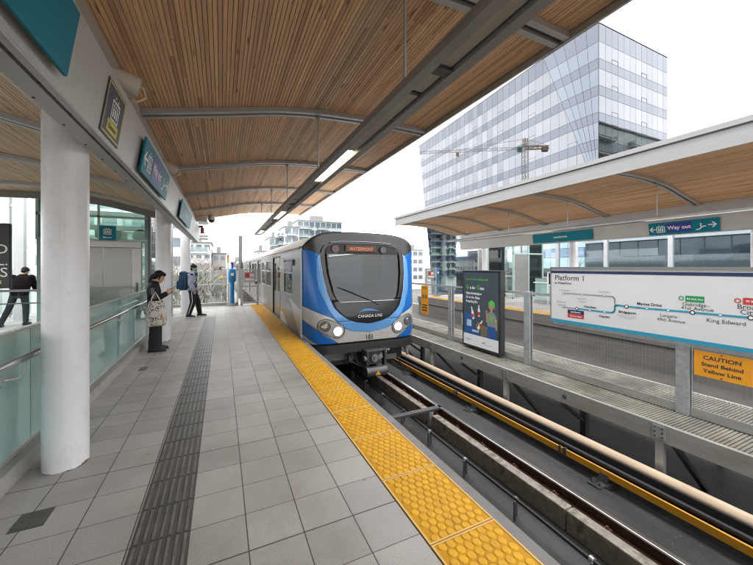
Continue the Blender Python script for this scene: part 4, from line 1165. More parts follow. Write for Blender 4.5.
# black lower sill, following the nose
b = MB()
for z0, z1, off in ((-.20, -.125, .02), (-.33, -.205, .0)):
    n = 40; xs = [CX-1.45+2.9*i/n for i in range(n+1)]
    rings = []
    for x in xs:
        y = yf(x, .5)-off+ (0 if abs(x-CX) < 1.4 else .0)
        rings.append([(x, y, z0), (x, y, z1), (x, y+.25, z1), (x, y+.25, z0)])
    b.loft(rings)
b.build('front_sill', m_skirt, tr)
# underframe, wheels and coupler
m_under = M('underframe', (.035, .034, .033), .7, .2, .35, 6)
b = MB(); b.box(CX-1.2, CX+1.2, 7.8, 27, -.75, -.3); b.box(CX-.9, CX+.9, 7.75, 8.0, -.55, -.2); b.build('underframe', m_under, tr)
m_gear = M('gear_grey', (.20, .195, .19), .6, .3, .3, 8)
MB().box(CX+.35, CX+1.0, 7.7, 7.78, -.75, -.6).build('bogie_beam', m_gear, tr, bevel=.02)
b = MB(); b.box(CX-1.0, CX-.2, 7.7, 7.78, -.62, -.42); b.obox((CX-.3, 7.6, -.5), (.14, .1, .02), (0, .06, 0), (0, 0, .1)); b.build('bogie_beam', m_gear, tr, bevel=.02)
for s in (-1, 1):
    b = MB(); b.cyl((CX+s*.72-.06, 8.55, -.70), (CX+s*.72+.06, 8.55, -.70), .39, n=36); w_ = b.build('wheel', m_under, tr, smooth='auto')
    b = MB(); b.cyl((CX+s*.72-.07, 8.55, -.70), (CX+s*.72+.07, 8.55, -.70), .2, n=24); b.build('hub', m_gear, w_, smooth='auto')
    pts = [(CX+s*1.15, 8.1+.75*math.cos(a), -.75+.55*math.sin(a)) for a in [math.pi*(.1+.8*i/14) for i in range(15)]]
    b = MB(); b.tube(pts, .04, 8); b.build('wheel_guard', m_gear, tr, smooth=True)
cb = MB()
cx_ = CX+.05
cb.box(cx_-.14, cx_+.2, 7.05, 7.3, -.62, -.30); cb.box(cx_-.24, cx_-.17, 6.98, 7.3, -.62, -.27); cb.box(cx_+.22, cx_+.28, 6.98, 7.3, -.66, -.25)
cb.box(cx_-.2, cx_+.26, 7.0, 7.2, -.32, -.26)
cp = cb.build('coupler', M('coupler_grey', (.06, .059, .058), .5, .4, .3, 9), tr, bevel=.02)
b = MB(); b.cyl((cx_-.02, 6.98, -.45), (cx_-.02, 7.06, -.45), .09, .07, 16); b.cyl((cx_-.28, 7.04, -.45), (cx_-.22, 7.04, -.45), .06, n=12); b.cyl((cx_-.02, 6.95, -.45), (cx_-.02, 6.99, -.45), .04, n=10); b.obox((cx_+.12, 6.99, -.42), (.05, 0, .03), (0, .02, 0), (-.01, 0, .05)); b.build('coupler_head', m_gear, cp, smooth='auto')
b = MB(); b.cyl((cx_-.26, 6.98, -.75), (cx_+.26, 6.98, -.75), .115, n=24); ca = b.build('air_tank', M('tank_grey', (.09, .088, .086), .4, .4, .2, 6), cp, smooth='auto')
b = MB(); b.poly((cx_, 6.862, -.76), (1, 0, 0), (0, 0, 1), (0, -1, 0), [(-.07, -.05), (.07, -.05), (0, .07)], .004); b.build('warning_triangle', m_amber, cp)
b = MB()
for k in range(4):
    x = cx_-.5+.1*k; b.tube([(x, 7.4, -.33), (x+.05*k, 7.25, -.55-.04*k), (x+.2, 7.2, -.66), (cx_-.05, 7.25, -.5)], .016, 6)
b.build('hose', m_black, cp, smooth=True)
b = MB(); b.cyl((CX+.55, 7.35, -.36), (CX+.55, 7.3, -.36), .035, n=12); b.box(CX+.4, CX+.5, 7.3, 7.5, -.45, -.33); b.build('cock', m_galv, tr)

# cars
def car_section(inset=0.):
    pts = [(CX-HW+inset, -.20), (CX-HW+inset, 2.16)]
    xs = [CX-HW+.03+(2*HW-.06)*i/24 for i in range(25)]
    pts += [(x, zroof(x)-inset) for x in xs] + [(CX+HW-inset, 2.16), (CX+HW-inset, -.20)]
    return pts
cars = [(7.78, 27.4), (28.0, 47.6)]
doors = [(11.02, 12.62), (16.75, 18.3), (22.4, 23.95)]
wins = [(9.02, 10.2), (13.25, 14.55), (14.85, 16.2), (18.9, 20.2), (20.5, 21.8), (24.5, 25.9)]
for ci, (ya, yb) in enumerate(cars):
    dy = 0 if ci == 0 else 20.2
    DD = [(a+dy, c+dy) for a, c in doors]; WW = [(a+dy, c+dy) for a, c in wins]
    # left side wall with real openings; right side plain with windows
    b = MB()
    x0, x1 = CX-HW, CX-HW+.05
    cuts = sorted([(a, c, 0.0, 2.0) for a, c in DD]+[(a, c, .95, 1.88) for a, c in WW])
    y = ya
    for a, c, zb, zt in cuts:
        b.box(x0, x1, y, a, -.20, 2.16)
        b.box(x0, x1, a, c, zt, 2.16); b.box(x0, x1, a, c, -.20, zb if zb else -.03)
        y = c
    b.box(x0, x1, y, yb, -.20, 2.16)
    b.build('side_wall', m_sil, tr)
    b = MB(); b.box(CX+HW-.05, CX+HW, ya, yb, -.2, 2.16); b.box(CX-HW+.05, CX+HW-.05, yb-.05, yb, -.2, 2.2); b.box(CX-HW+.05, CX+HW-.05, ya, yb, -.2, 0)
    b.build('car_shell', m_sil, tr)
    # roof: white cant rail and darker ribbed top
    xs = [CX-HW-.012+(2*HW+.024)*i/30 for i in range(31)]
    b = MB(); b.prism([(x, zroof(max(CX-HW, min(CX+HW, x)))-(.0 if 0 < i < 30 else .06)+.005) for i, x in enumerate(xs)]+[(x, 2.10 if i in (0, 30) else 2.162) for i, x in list(enumerate(xs))[::-1]], 'y', ya+(.34 if ci == 0 else 0), yb)
    b.build('roof', m_roofw, tr, smooth='auto')
    b = MB(); b.box(CX-HW-.02, CX-HW-.002, ya, yb, 2.135, 2.16); b.build('drip_rail', m_dark, tr)
    b = MB(); b.box(CX-1.0, CX+1.0, ya+5, ya+8, 2.50, 2.56); b.box(CX-1.0, CX+1.0, ya+12, ya+15, 2.50, 2.56); b.build('roof_unit', m_gear, tr, bevel=.03)
    for a, c in WW:
        b = MB(); b.box(x0-.006, x0+.03, a-.035, c+.035, .91, .95); b.box(x0-.006, x0+.03, a-.035, c+.035, 1.88, 1.92); b.box(x0-.006, x0+.03, a-.035, a, .95, 1.88); b.box(x0-.006, x0+.03, c, c+.035, .95, 1.88); b.box(x0-.006, x0+.03, a, c, 1.50, 1.54)
        wn = b.build('side_window', m_wframe, tr)
        MB().box(x0+.012, x0+.02, a, c, .95, 1.88).build('glass', g_tw, wn)
    for a, c in DD:
        mid = (a+c)/2
        b = MB(); b.box(x0-.008, x0+.06, a-.03, a, -.02, 2.03); b.box(x0-.008, x0+.06, c, c+.03, -.02, 2.03); b.box(x0-.008, x0+.06, a, c, 2.0, 2.04); b.box(x0-.05, x0+.06, a, c, -.06, -.025)
        dr = b.build('door_frame', m_dark if ci else m_gear, tr)
        for p, q in ((a, mid-.006), (mid+.006, c)):
            b = MB(); b.box(x0+.03, x0+.055, p, q, -.02, .85); b.box(x0+.03, x0+.055, p, q, 1.82, 2.0); b.box(x0+.03, x0+.055, p, p+.12, .85, 1.82); b.box(x0+.03, x0+.055, q-.12, q, .85, 1.82)
            lf = b.build('door', M('door_grey', (.20, .195, .185), .3, .5, .06, 2, coat=.4), tr)
            MB().box(x0+.04, x0+.045, p+.12, q-.12, .85, 1.82).build('glass', g_tw, lf)
    b = MB()
    for y in [ya+1.0*i for i in range(20)]: b.box(x0+.052, x0+.054, y, y+.01, 0, .9)
    # seats and poles inside
    b.box(CX-1.35, CX-.9, ya+1.6, ya+3, .35, .45); b.box(CX-1.42, CX-1.33, ya+1.6, ya+3, .45, .95)
    for yy in (ya+4, ya+8, ya+12): b.cyl((CX, yy, 0), (CX, yy, 2.15), .02, n=8)
    b.box(CX+.9, CX+1.35, ya+1.6, yb-1, .35, .45); b.box(CX+1.33, CX+1.42, ya+1.6, yb-1, .45, .95)
    b.build('seating', M('seat_blue', (.05, .09, .2), .7, 0, .2, 3), tr)
    b = MB(); b.box(CX+HW-.052, CX+HW-.05, ya+1, yb-1, 1.0, 1.85); b.build('far_windows', M('pale_window', (.5, .53, .55), .15, 0, .05, 2), tr)
    b = MB(); b.box(CX-.7, CX-.62, ya+1, yb-1, 2.1, 2.12); b.box(CX+.62, CX+.7, ya+1, yb-1, 2.1, 2.12); b.build('interior_lamp', EM('interior_light', (1, .97, .9), 2), tr)
# cab desk
b = MB(); b.box(CX-1.1, CX+1.1, 7.5, 7.95, .0, .92); b.build('cab_desk', m_mask, tr, bevel=.05)
b = MB(); b.box(CX-1.40, CX+1.40, 9.45, 9.5, 0, .95); b.box(CX-1.40, CX-.5, 9.45, 9.5, .95, 2.2); b.box(CX+.75, CX+1.4, 9.45, 9.5, .95, 2.2); b.build('cab_partition', m_gear, tr)
# side wave decal and small parts
sx = CX-HW-.003
fd = ((sx, 0, 0), (0, -1, 0), (0, 0, 1), (-1, 0, 0))
def wave(name, mat, pts, off):
    b = MB(); n = len(pts)//2
    o, ux, uz, nn = (Vector(q) for q in fd)
    vs = [o+ux*(-y)+uz*z+nn*off for y, z in pts]
    fs = [(i, i+1, 2*n-2-i, 2*n-1-i) for i in range(n-1)]
    b.add(vs, fs); return b.build(name, mat, tr)
def band(up, lo, n=22):
    def cr(tab, u):
        k = u*(len(tab)-1); i = min(int(k), len(tab)-2); f = k-i
        p0, p1, p2, p3 = (Vector(tab[max(0, min(len(tab)-1, j))]) for j in (i-1, i, i+1, i+2))
        return .5*((2*p1)+(p2-p0)*f+(2*p0-5*p1+4*p2-p3)*f*f+(3*p1-p0-3*p2+p3)*f**3)
    return [tuple(cr(up, i/n)) for i in range(n+1)]+[tuple(cr(lo, 1-i/n)) for i in range(n+1)]
m_dgrey = M('decal_grey', (.17, .20, .26), .3, 0, .05, 2, coat=.5)
m_lgrey = M('decal_pale', (.58, .565, .54), .3, 0, .05, 2, coat=.5)
m_dlime = M('decal_lime', (.33, .36, .12), .3, 0, .1, 1.5, coat=.5)
wave('decal', m_dgrey, band([(10.9, .86), (10.2, .86), (9.4, .70), (8.6, .35), (7.9, -.18)], [(10.9, .80), (10.3, .72), (9.6, .46), (8.9, .08), (8.5, -.19)]), .0006)
wave('decal', m_lgrey, band([(9.4, .82), (9.0, .80), (8.5, .72), (7.79, .64)], [(9.4, .78), (8.9, .52), (8.4, .20), (7.79, -.10)]), .0012)
wave('decal', m_dgrey, band([(9.35, .40), (9.0, .38), (8.6, .22), (8.1, -.05)], [(9.35, .36), (9.0, .20), (8.7, .02), (8.35, -.18)]), .0018)
wave('decal', m_lgrey, band([(10.95, .30), (10.4, .26), (9.9, .12), (9.5, -.05), (9.3, -.19)], [(10.95, -.19), (10.6, -.19), (10.3, -.19), (10.0, -.19), (9.7, -.19)]), .0006)
b = MB(); b.box(sx-.0012, sx-.0006, 10.3, 10.95, .95, 1.95); b.build('decal', m_dlime, tr)
b = MB(); b.box(sx-.04, sx, 8.72, 8.88, 1.72, 1.88); b.build('side_lamp', m_dark, tr, bevel=.008)
b = MB(); b.box(sx-.012, sx, 9.02, 10.2, 1.56, 1.83); b.build('side_display', M('purple_display', (.12, .09, .2), .2, 0, .2, 6), tr)
b = MB(); b.box(sx-.02, sx, 7.79, 7.83, -.15, 2.12); b.build('corner_seam', m_galv, tr)

# ------------------------------------------------------------------ line map, poster and warning signs on the mesh fence
r = thing('line_map_sign', 'long white line map sign reading Platform 1, mounted on the walkway fence', 'sign', (5.7, 1.8, .66))
XM = 5.665; YL = 4.245; YR = -2.6; ZB, ZT = .66, 1.65
MB().box(XM, XM+.06, YR, YL, ZB, ZT).build('sign_panel', m_panelw, r, bevel=.004)
fm = ((XM, YL, ZB), (0, -1, 0), (0, 0, 1), (-1, 0, 0)); WM = YL-YR; HM = ZT-ZB
b = MB(); b.rect(*fm, .0, WM, HM-.085, HM-.04, .0025); b.build('navy_stripe', m_navy, r)
b = MB(); b.rect(*fm, .0, WM, .0, .055, .0025); b.build('teal_stripe', m_tealink, r)
b = MB(); b.box(XM-.02, XM+.075, YR, YL+.01, ZT, ZT+.03); b.box(XM-.012, XM+.07, YL, YL+.012, ZB, ZT); b.build('trim', m_fascia, r)
def tu(u, v):  # photo pixel -> panel coordinates
    a = (u-376.5)/329.3; rx = a*.9048+.4258; ry = -.4258*a+.9048; tt = XM/rx
    return (YL-tt*ry, H+(267-v)/329.3*tt-ZB)
ink = MB(); gray = MB(); O, U, Z, Nn = fm
def tx(mb, s, u, v, size, align='l', bold=False):
    x, z = tu(u, v); mb.text(s, size, (XM, YL-x, ZB+z), U, Z, Nn, align, bold, .003)
tx(ink, 'Platform 1', 554.8, 279.8, .135); tx(ink, 'to Waterfront', 554.8, 283.6, .055, 'l', True)
tx(gray, 'YVR-Airport', 559, 290.6, .042); tx(gray, 'Sea Island', 577, 298.8, .042); tx(gray, 'Centre', 579.5, 302.2, .042)
tx(gray, 'Templeton', 598, 292.3, .045); tx(gray, 'Richmond-', 557, 302, .042); tx(gray, 'Brighouse', 557.5, 304.9, .042)
tx(ink, 'Aberdeen', 584, 307.3, .052, 'l', True); tx(ink, 'Capstan', 599, 316.8, .052, 'l', True)
tx(ink, 'Bridgeport', 618.6, 312.6, .055, 'l', True); tx(gray, 'Change here for trains', 616.5, 315.4, .03); tx(gray, 'to YVR-Airport', 620, 317.8, .03)
tx(ink, 'Marine Drive', 637, 304.6, .058, 'l', True); tx(ink, 'Langara\u2013', 660, 316.3, .062); tx(ink, '49th Avenue', 657, 320.2, .062)
tx(ink, 'Oakridge\u2013', 682.3, 305.3, .066); tx(ink, '41st Avenue', 681, 309, .066); tx(ink, 'King Edward', 706.3, 321.6, .070)
tx(ink, 'Broadway\u2013', 737, 308.6, .082); tx(ink, 'City Hall', 740, 314, .082)
for s, x0, dy in (('Olympic Village', 3.2, .5), ('Yaletown\u2013Roundhouse', 4.0, .26), ('Vancouver City Centre', 4.7, .5), ('Waterfront', 5.6, .26)):
    ink.text(s, .06, (XM, YL-x0, ZB+dy), U, Z, Nn, 'l', False, .003)
lines_t = MB(); lines_g = MB(); dots = MB(); rings = MB()
def PT(*uv): return [tu(*p) for p in uv]
lines_g.line(*fm, PT((563.3, 293), (612.3, 296.5), (614.5, 298), (615, 301), (615, 304.5)), .021, .003)
lines_g.line(*fm, PT((562.8, 307), (577, 308.6)), .021, .003)
main = PT((577, 308.6), (604.6, 312), (612.5, 312.6), (614.3, 311.5), (615, 309), (615, 306.5), (616, 305.2), (618, 305.3), (638.5, 307.7), (668.5, 310.3), (693, 312.5), (720, 315), (751, 317.8))
xl, zl_ = main[-1]; lines_t.line(*fm, main+[(WM-.4, zl_-.0)], .026, .0034)
for i, p in enumerate([(563.3, 293), (582.3, 294.4), (604.6, 295.9), (562.8, 307), (589.8, 310.1), (604.6, 311.9), (646.8, 308.4), (668.3, 310.2), (720.5, 315)]):
    x, z = tu(*p); rings.disc(*fm, x, z, .022, .0042); dots.disc(*fm, x, z, .014, .0050)
inkd = MB()
for p in [(577, 308.6), (626.6, 306.6), (692.6, 312.5), (751, 317.8)]:
    x, z = tu(*p); inkd.disc(*fm, x, z, .030, .0042); dots.disc(*fm, x, z, .018, .0050)
for x0 in (3.3, 4.1, 4.9, 5.7): rings.disc(*fm, x0, zl_, .022, .0042); dots.disc(*fm, x0, zl_, .014, .005)
lines_t.build('line', m_tealink, r); lines_g.build('branch_line', m_grayink, r); rings.build('station_ring', m_tealink, r); dots.build('station_dot', m_white, r)
for k, v in inkd.__dict__.items(): pass
ink.add(inkd.v, inkd.f); ink.build('lettering', m_ink, r); gray.build('small_lettering', m_grayink, r)
b = MB(); x0, z0 = tu(567.7, 316.2); x1, z1 = tu(584, 315); b.rect(*fm, x0, x1, z1-.0, z1+.065, .003); b.build('station_box', m_navy, r)
b2 = MB(); b2.rect(*fm, x0, x1, z1-.075, z1-.002, .003); b2.build('here_box', m_red, r)
b = MB(); b.text('Lansdowne', .04, (XM, YL-(x0+x1)/2, ZB+z1+.018), U, Z, Nn, 'c', True, .005); b.text('You are here', .04, (XM, YL-(x0+x1)/2, ZB+z1-.055), U, Z, Nn, 'c', True, .005); b.build('box_lettering', m_white, r)
for (ua, va, ub, vb, mt, txt, nm) in ((685.5, 301.6, 704.5, 297.7, m_green, 'R4 41st Ave', 'rapid_bus_box'), (743, 304.5, 765, 300.5, m_red, '99 B-Line', 'bus_box')):
    x0, z0 = tu(ua, va); x1, z1 = tu(ub, vb+1.2)
    b = MB(); b.rect(*fm, x0, x1, z0+.0, z0+.082, .003); b.disc(*fm, x0-.045, z0+.042, .03, .003, .018); b.build(nm, mt, r)
    b = MB(); b.text(txt, .033, (XM, YL-(x0+x1)/2, ZB+z0+.029), U, Z, Nn, 'c', True, .005); b.build('box_lettering', m_white, r)
b = MB()
for y in (3.2, 1.9, .6, -.7): b.box(XM+.06, 5.76, y-.03, y+.03, ZB+.1, ZT-.1)
b.box(XM+.061, XM+.09, YR, YL, ZB-.06, ZB+.02)
b.build('bracket', m_galv, r)

def fence_sign(ya, yb, zb, zt, label, lines, sz, name, extra=None):
    # faces the near platform (-x)
    r = thing(name, label, 'sign', (5.7, (ya+yb)/2, zb))
    MB().box(5.70, 5.706, ya, yb, zb, zt).build('sign_panel', m_orange, r)
    f = ((5.70, yb, zb), (0, -1, 0), (0, 0, 1), (-1, 0, 0)); W = yb-ya; Hh = zt-zb
    b = MB()
    for i, s in enumerate(lines):
        b.text(s, sz[i], (5.70, yb-W/2, zb+Hh-sum(sz[:i+1])*1.28-.012), f[1], f[2], f[3], 'c', True, .002, 1.12)
    if extra: extra(b, f, W, Hh)
    b.build('lettering', m_ink, r)
    b = MB()
    for y in (ya+W*.5,):
        for z in (zb+.02, zt-.02): b.cyl((5.69, y, z), (5.7, y, z), .008, n=8)
    b.box(5.706, 5.77, ya+W*.3, ya+W*.36, zb+.05, zt-.05); b.box(5.706, 5.77, yb-W*.36, yb-W*.3, zb+.05, zt-.05)
    b.build('fixing', m_dark, r)
fence_sign(1.635, 2.17, .25, .58, 'orange sign reading CAUTION Stand Behind Yellow Line', ['CAUTION', 'Stand Behind', 'Yellow Line'], [.070, .066, .066], 'caution_sign')
def prohib(b, f, W, Hh):
    for cx in (W*.3, W*.7):
        b.disc(*f, cx, Hh*.62, W*.15, .002, W*.115); b.rect(*f, cx-.012, cx+.012, Hh*.56, Hh*.67, .002); b.line(*f, [(cx-W*.1, Hh*.62+W*.1), (cx+W*.1, Hh*.62-W*.1)], .012, .0025)
    for k in range(3): b.rect(*f, W*.15, W*.85, Hh*(.12+.09*k), Hh*(.16+.09*k), .002)
fence_sign(8.42, 8.80, .22, 1.10, 'tall orange warning sign with two round symbols beside the train', ['DANGER'], [.06], 'warning_sign', prohib)

# recycling poster
r = thing('poster_stand', 'dark framed recycling poster reading G is for Glass on the walkway', 'poster', (5.6, 6.05, -.34))
XP = 5.58; PA, PB = 5.42, 6.69
MB().box(XP, XP+.14, PA, PB, -.30, 1.60).build('cabinet', M('poster_frame', (.03, .032, .035), .4, .3, .1, 5), r, bevel=.012)
b = MB(); b.box(XP+.02, XP+.12, PA+.15, PA+.23, -.34, -.30); b.box(XP+.02, XP+.12, PB-.23, PB-.15, -.34, -.30); b.build('foot', m_dark, r)
f = ((XP, PB, -.30), (0, -1, 0), (0, 0, 1), (-1, 0, 0)); W, Hh = PB-PA, 1.9
MB().rect(*f, .055, W-.055, .06, Hh-.055, .003).build('poster_sheet', M('poster_slate', (.055, .075, .085), .45, 0, .06, 2), r)
MB().rect(*f, .055, W-.055, .06, .33, .0045).build('white_footer', m_white, r)
g = MB(); wt = MB()
def pt(mb, s, x, z, size, bold=True): mb.text(s, size, (XP, PB-x, -.30+z), f[1], f[2], f[3], 'l', bold, .006, .95)
pt(g, "Let's all do our recycling right!", .14, 1.66, .066)
cur = .14
for mb_, s_, sz_ in ((g, 'G', .15), (wt, 'is for', .10), (g, 'G', .15), (wt, 'lass', .10)):
    pt(mb_, s_, cur, 1.44, sz_); cur += text_geo(s_, True)[2]*sz_*.95+(.045 if s_ != 'G' or cur < .2 else .012)
for i, s in enumerate(('Glass Bottles/Jars', 'Go in the Glass', 'Recycling Bin.')): pt(wt, s, .14, 1.31-.10*i, .082)
lime = M('lime_text', (.10, .50, .06), .5)
g.build('green_lettering', lime, r); wt.build('lettering', m_white, r)
b = MB(); pt(b, '#RightBin', .14, .18, .055, False); pt(b, 'Metro Vancouver', .79, .155, .035, False); b.poly(*f, [(.70, .20), (.74, .16), (.84, .24), (.745, .19)], .006); b.build('footer_print', m_tealink, r)
bb = M('bin_blue', (.02, .10, .32), .5)
b = MB(); b.poly(*f, [(.09, .33), (.42, .33), (.42, .78), (.09, .86)], .005); b.poly(*f, [(.40, .33), (.60, .33), (.60, .46), (.40, .46)], .0052); b.build('bin_print', bb, r)
b = MB(); b.rect(*f, .17, .34, .52, .68, .0056); b.rect(*f, .36, .60, .40, .455, .0056); b.build('bin_label_print', M('print_pale', (.45, .58, .66), .5), r)
b = MB()
for x, z, a, s in ((.38, .86, .25, .95), (.60, .93, 0, .85), (.64, .60, -.6, .85)):
    ca, sa = math.cos(a), math.sin(a); sh = [(-.04, -.16), (.04, -.16), (.045, .02), (.018, .09), (.018, .16), (-.018, .16), (-.018, .09), (-.045, .02)]
    b.poly(*f, [(x+s*(p*ca-q*sa), z+s*(p*sa+q*ca)) for p, q in sh], .0056)
b.build('bottle_print', m_white, r)
b = MB()
for x, z in ((.385, .80), (.60, .87), (.66, .60)): b.rect(*f, x-.042, x+.042, z-.05, z+.035, .0062)
b.build('bottle_label_print', m_red, r)
skin = M('print_skin', (.45, .26, .15), .5)
b = MB(); b.disc(*f, 1.0, 1.08, .085, .0056); b.rect(*f, .965, 1.035, .92, 1.01, .0054); b.poly(*f, [(.84, .70), (.90, .68), (.88, .96), (.83, .98)], .0058); b.poly(*f, [(1.13, .55), (1.18, .55), (1.17, .80), (1.11, .82)], .0058); b.build('figure_print', skin, r)
b = MB(); b.poly(*f, [(.88, .60), (1.14, .60), (1.15, .86), (1.07, .94), (.93, .94), (.86, .86)], .0052); b.build('shirt_print', M('print_grey', (.22, .25, .24), .5), r)
b = MB(); b.poly(*f, [(.88, .33), (1.0, .33), (1.01, .50), (1.03, .33), (1.15, .33), (1.15, .61), (.88, .61)], .0054); b.build('trousers_print', bb, r)
b = MB(); b.poly(*f, [(.90, 1.11), (1.11, 1.07), (1.10, 1.17), (1.02, 1.22), (.93, 1.18)], .0060); b.poly(*f, [(1.08, 1.07), (1.13, 1.0), (1.10, 1.10)], .006); b.disc(*f, 1.0, .78, .05, .0056); b.build('cap_print', lime, r)
b = MB(); b.poly(*f, [(.66, .33), (.86, .33), (.88, .58), (.70, .60)], .0049); b.disc(*f, .60, .56, .10, .0049); b.build('jar_print', M('print_olive', (.17, .15, .09), .5), r)

# ------------------------------------------------------------------ far platform fittings (seen between and over the signs)
r = thing('glass_screen', 'tall glass screen wall with grey mullions along the back of the far platform', 'glass wall', (16.9, 6, 0))
for k in range(-2, 5):
    y = 7.18+2.55*k; MB().box(16.84, 17.0, y-.08, y+.08, 0, 3.6).build('mullion', m_wframe, r)
b = MB(); b.box(16.86, 16.98, 2, 17.3, 3.3, 3.6); b.box(16.88, 16.96, 2, 17.3, .0, .15); b.box(16.88, 16.96, 2, 17.3, 1.05, 1.12); b.build('transom', m_wframe, r)
for k in range(-2, 4):
    y = 7.18+2.55*k; MB().box(16.915, 16.925, y+.08, y+2.47, .15, 3.3).build('glass_panel', g_far, r)
r = thing('glass_balustrade', 'glass balustrade with a steel rail on the far platform', 'balustrade', (13.7, 6, 0))
for k in range(7): MB().box(13.55, 13.565, 1.5+1.36*k, 2.84+1.36*k, .13, 1.14).build('glass_panel', g_teal, r)
b = MB(); b.box(13.45, 13.68, 1.5, 11, -.3, .135); b.build('plinth', m_plinth, r)
b = MB(); b.tube([(13.44, 1.5, .945), (13.44, 11, .945)], .024, 10); b.box(13.54, 13.575, 1.5, 11, 1.138, 1.16); b.build('handrail', m_steel, r)
r = thing('lift_enclosure', 'glass lift enclosure with a steel door on the far platform', 'lift', (15, 12.6, 0))
b = MB()
for x in (13.9, 15.0, 16.1): b.box(x, x+.08, 12.6, 12.7, 0, 3.6)
for z in (0, 2.35, 3.5): b.box(13.9, 16.18, 12.61, 12.69, z, z+.08)
b.box(13.9, 13.98, 14.4, 14.5, 0, 3.6); b.box(13.9, 13.98, 12.7, 14.4, 3.5, 3.58)
b.build('frame', m_tealframe, r)
MB().box(15.08, 16.1, 12.64, 12.65, .08, 3.5).build('glass_panel', g_green, r); MB().box(13.93, 13.94, 12.7, 14.4, .08, 3.5).build('glass_panel', g_green, r)
b = MB(); b.box(13.98, 15.0, 12.62, 12.66, .08, 2.35); b.build('door', m_lift, r)
r = thing('lift_enclosure', 'grey steel lift door unit on the far platform behind the poster', 'lift', (13.9, 15, 0))
b = MB(); b.box(14.0, 15.6, 15.3, 15.4, 0, 2.75); b.build('door_frame', m_lift, r)
b = MB(); b.box(14.25, 15.3, 15.28, 15.3, .05, 2.3); b.build('door', MATS['lift_door_grey'], r)
b = MB(); b.box(14.7, 15.2, 15.27, 15.28, 1.1, 2.1); b.build('window', m_dark, r)
r = thing('white_cabinet', 'low white cabinet on the far track bed beyond the fence', 'cabinet', (10.2, 10.5, -1.08))
MB().box(10.1, 10.34, 10.6, 12.2, -1.07, -.45).build('body', m_fascia, r, bevel=.02)
MB().box(10.09, 10.099, 10.7, 11.35, -1.0, -.5).build('door', m_panelw, r)
MB().box(10.09, 10.099, 11.45, 12.1, -1.0, -.5).build('door', m_panelw, r)
r = thing('white_rail_stand', 'small white rail stand on the far platform beside the line map', 'rail', (12.9, 9.8, 0))
b = MB(); b.tube([(12.6, 9.6, 0), (12.6, 9.6, 1.45), (13.3, 9.6, 1.45), (13.3, 9.6, 0)], .03, 8); b.tube([(12.6, 9.6, .9), (13.3, 9.6, .9)], .025, 8); b.build('frame', m_white, r, smooth=True)
MB().box(12.68, 13.22, 9.58, 9.62, .95, 1.4).build('panel', g_green, r)

# ------------------------------------------------------------------ people
def remesh(name, mb, mat, parent, voxel=.012, it=4, factor=.5):
    ob = mb.build(name, mat, parent)
    rm = ob.modifiers.new('r', 'REMESH'); rm.mode = 'VOXEL'; rm.voxel_size = voxel; rm.use_smooth_shade = True
    if it: s = ob.modifiers.new('s', 'SMOOTH'); s.iterations = it; s.factor = factor
    bpy.context.view_layer.update()
    me = bpy.data.meshes.new_from_object(ob.evaluated_get(bpy.context.evaluated_depsgraph_get()))
    ob.modifiers.clear(); old = ob.data; ob.data = me; bpy.data.meshes.remove(old); me.name = name
    me.materials.clear(); me.materials.append(mat)
    me.polygons.foreach_set('use_smooth', [True]*len(me.polygons))
    return ob
def ell(c, rx, ry, n=18): return [(c[0]+rx*math.cos(2*math.pi*i/n), c[1]+ry*math.sin(2*math.pi*i/n), c[2]) for i in range(n)]
m_skin = M('skin', (.50, .29, .20), .5, 0, .06, 8)
m_hair = M('dark_hair', (.012, .009, .007), .6, 0, .3, 20, bump=.4, bscale=90, spec=.15)
def hand(b, w, d, up, side, hold=False):
    """palm, four unequal curled fingers and a side thumb; w wrist, d pointing along the hand, up = back of hand, side = thumb side"""
    w, d, up, side = Vector(w), Vector(d).normalized(), Vector(up).normalized(), Vector(side).normalized()
    k = .9
    pm = w+d*.045*k
    b.obox(w+d*.05*k, d*.042*k, side*.036*k, up*.011)
    b.cap(w-d*.01, w+d*.03, .022, .024)
    for i, L in enumerate((.062, .072, .066, .05)):
        s = side*(.029-.0195*i)*k; p0 = w+d*.088*k+s; p1 = p0+d*L*.5-up*.010; p2 = p1+d*L*(.15 if hold else .32)-up*(.030 if hold else .018)
        b.cap(p0, p1, .0085, .008, 8); b.cap(p1, p2, .008, .0068, 8)
    t0 = w+d*.025+side*.03*k; t1 = t0+d*.032+side*.022-up*.006; t2 = t1+d*.026+side*.004-up*.008
    b.cap(t0, t1, .0105, .0095, 8); b.cap(t1, t2, .0095, .008, 8)
def head(b, c, rot, s=1.):
    Rm = rot.to_matrix()
    def q(x, y, z): return Vector(c)+Rm @ (Vector((x, y, z))*s)
    b.sph(q(-.01, 0, .035), .092*s, .074*s, .085*s, rot=rot); b.sph(q(.012, 0, -.03), .072*s, .06*s, .075*s, rot=rot)
    b.sph(q(.045, 0, -.085), .034*s, .036*s, .026*s, rot=rot)
    b.cap(q(.078, 0, -.002), q(.098, 0, -.035), .008*s, .013*s, 8)
    b.cap(q(.075, -.018, -.062), q(.075, .018, -.062), .009*s, .009*s, 8)
    b.cap(q(.074, -.03, .022), q(.074, .03, .022), .010*s, .010*s, 8)
    for sg in (-1, 1): b.sph(q(-.005, sg*.074, -.012), .018*s, .010*s, .03*s, nu=10, nv=8, rot=rot)
    return q
def face(parent, q, s=1.):
    b = MB()
    for sg in (-1, 1): b.sph(q(.078, sg*.03, .002), .008*s, .012*s, .006*s, nu=8, nv=6); b.cap(q(.083, sg*.02, .022), q(.076, sg*.043, .02), .004, .003, 6)
    b.build('eyes', m_hair, parent, smooth=True)
    b = MB(); b.cap(q(.083, -.014, -.062), q(.083, .014, -.062), .005, .005, 6); b.build('lips', M('lips', (.38, .15, .13), .5), parent, smooth=True)

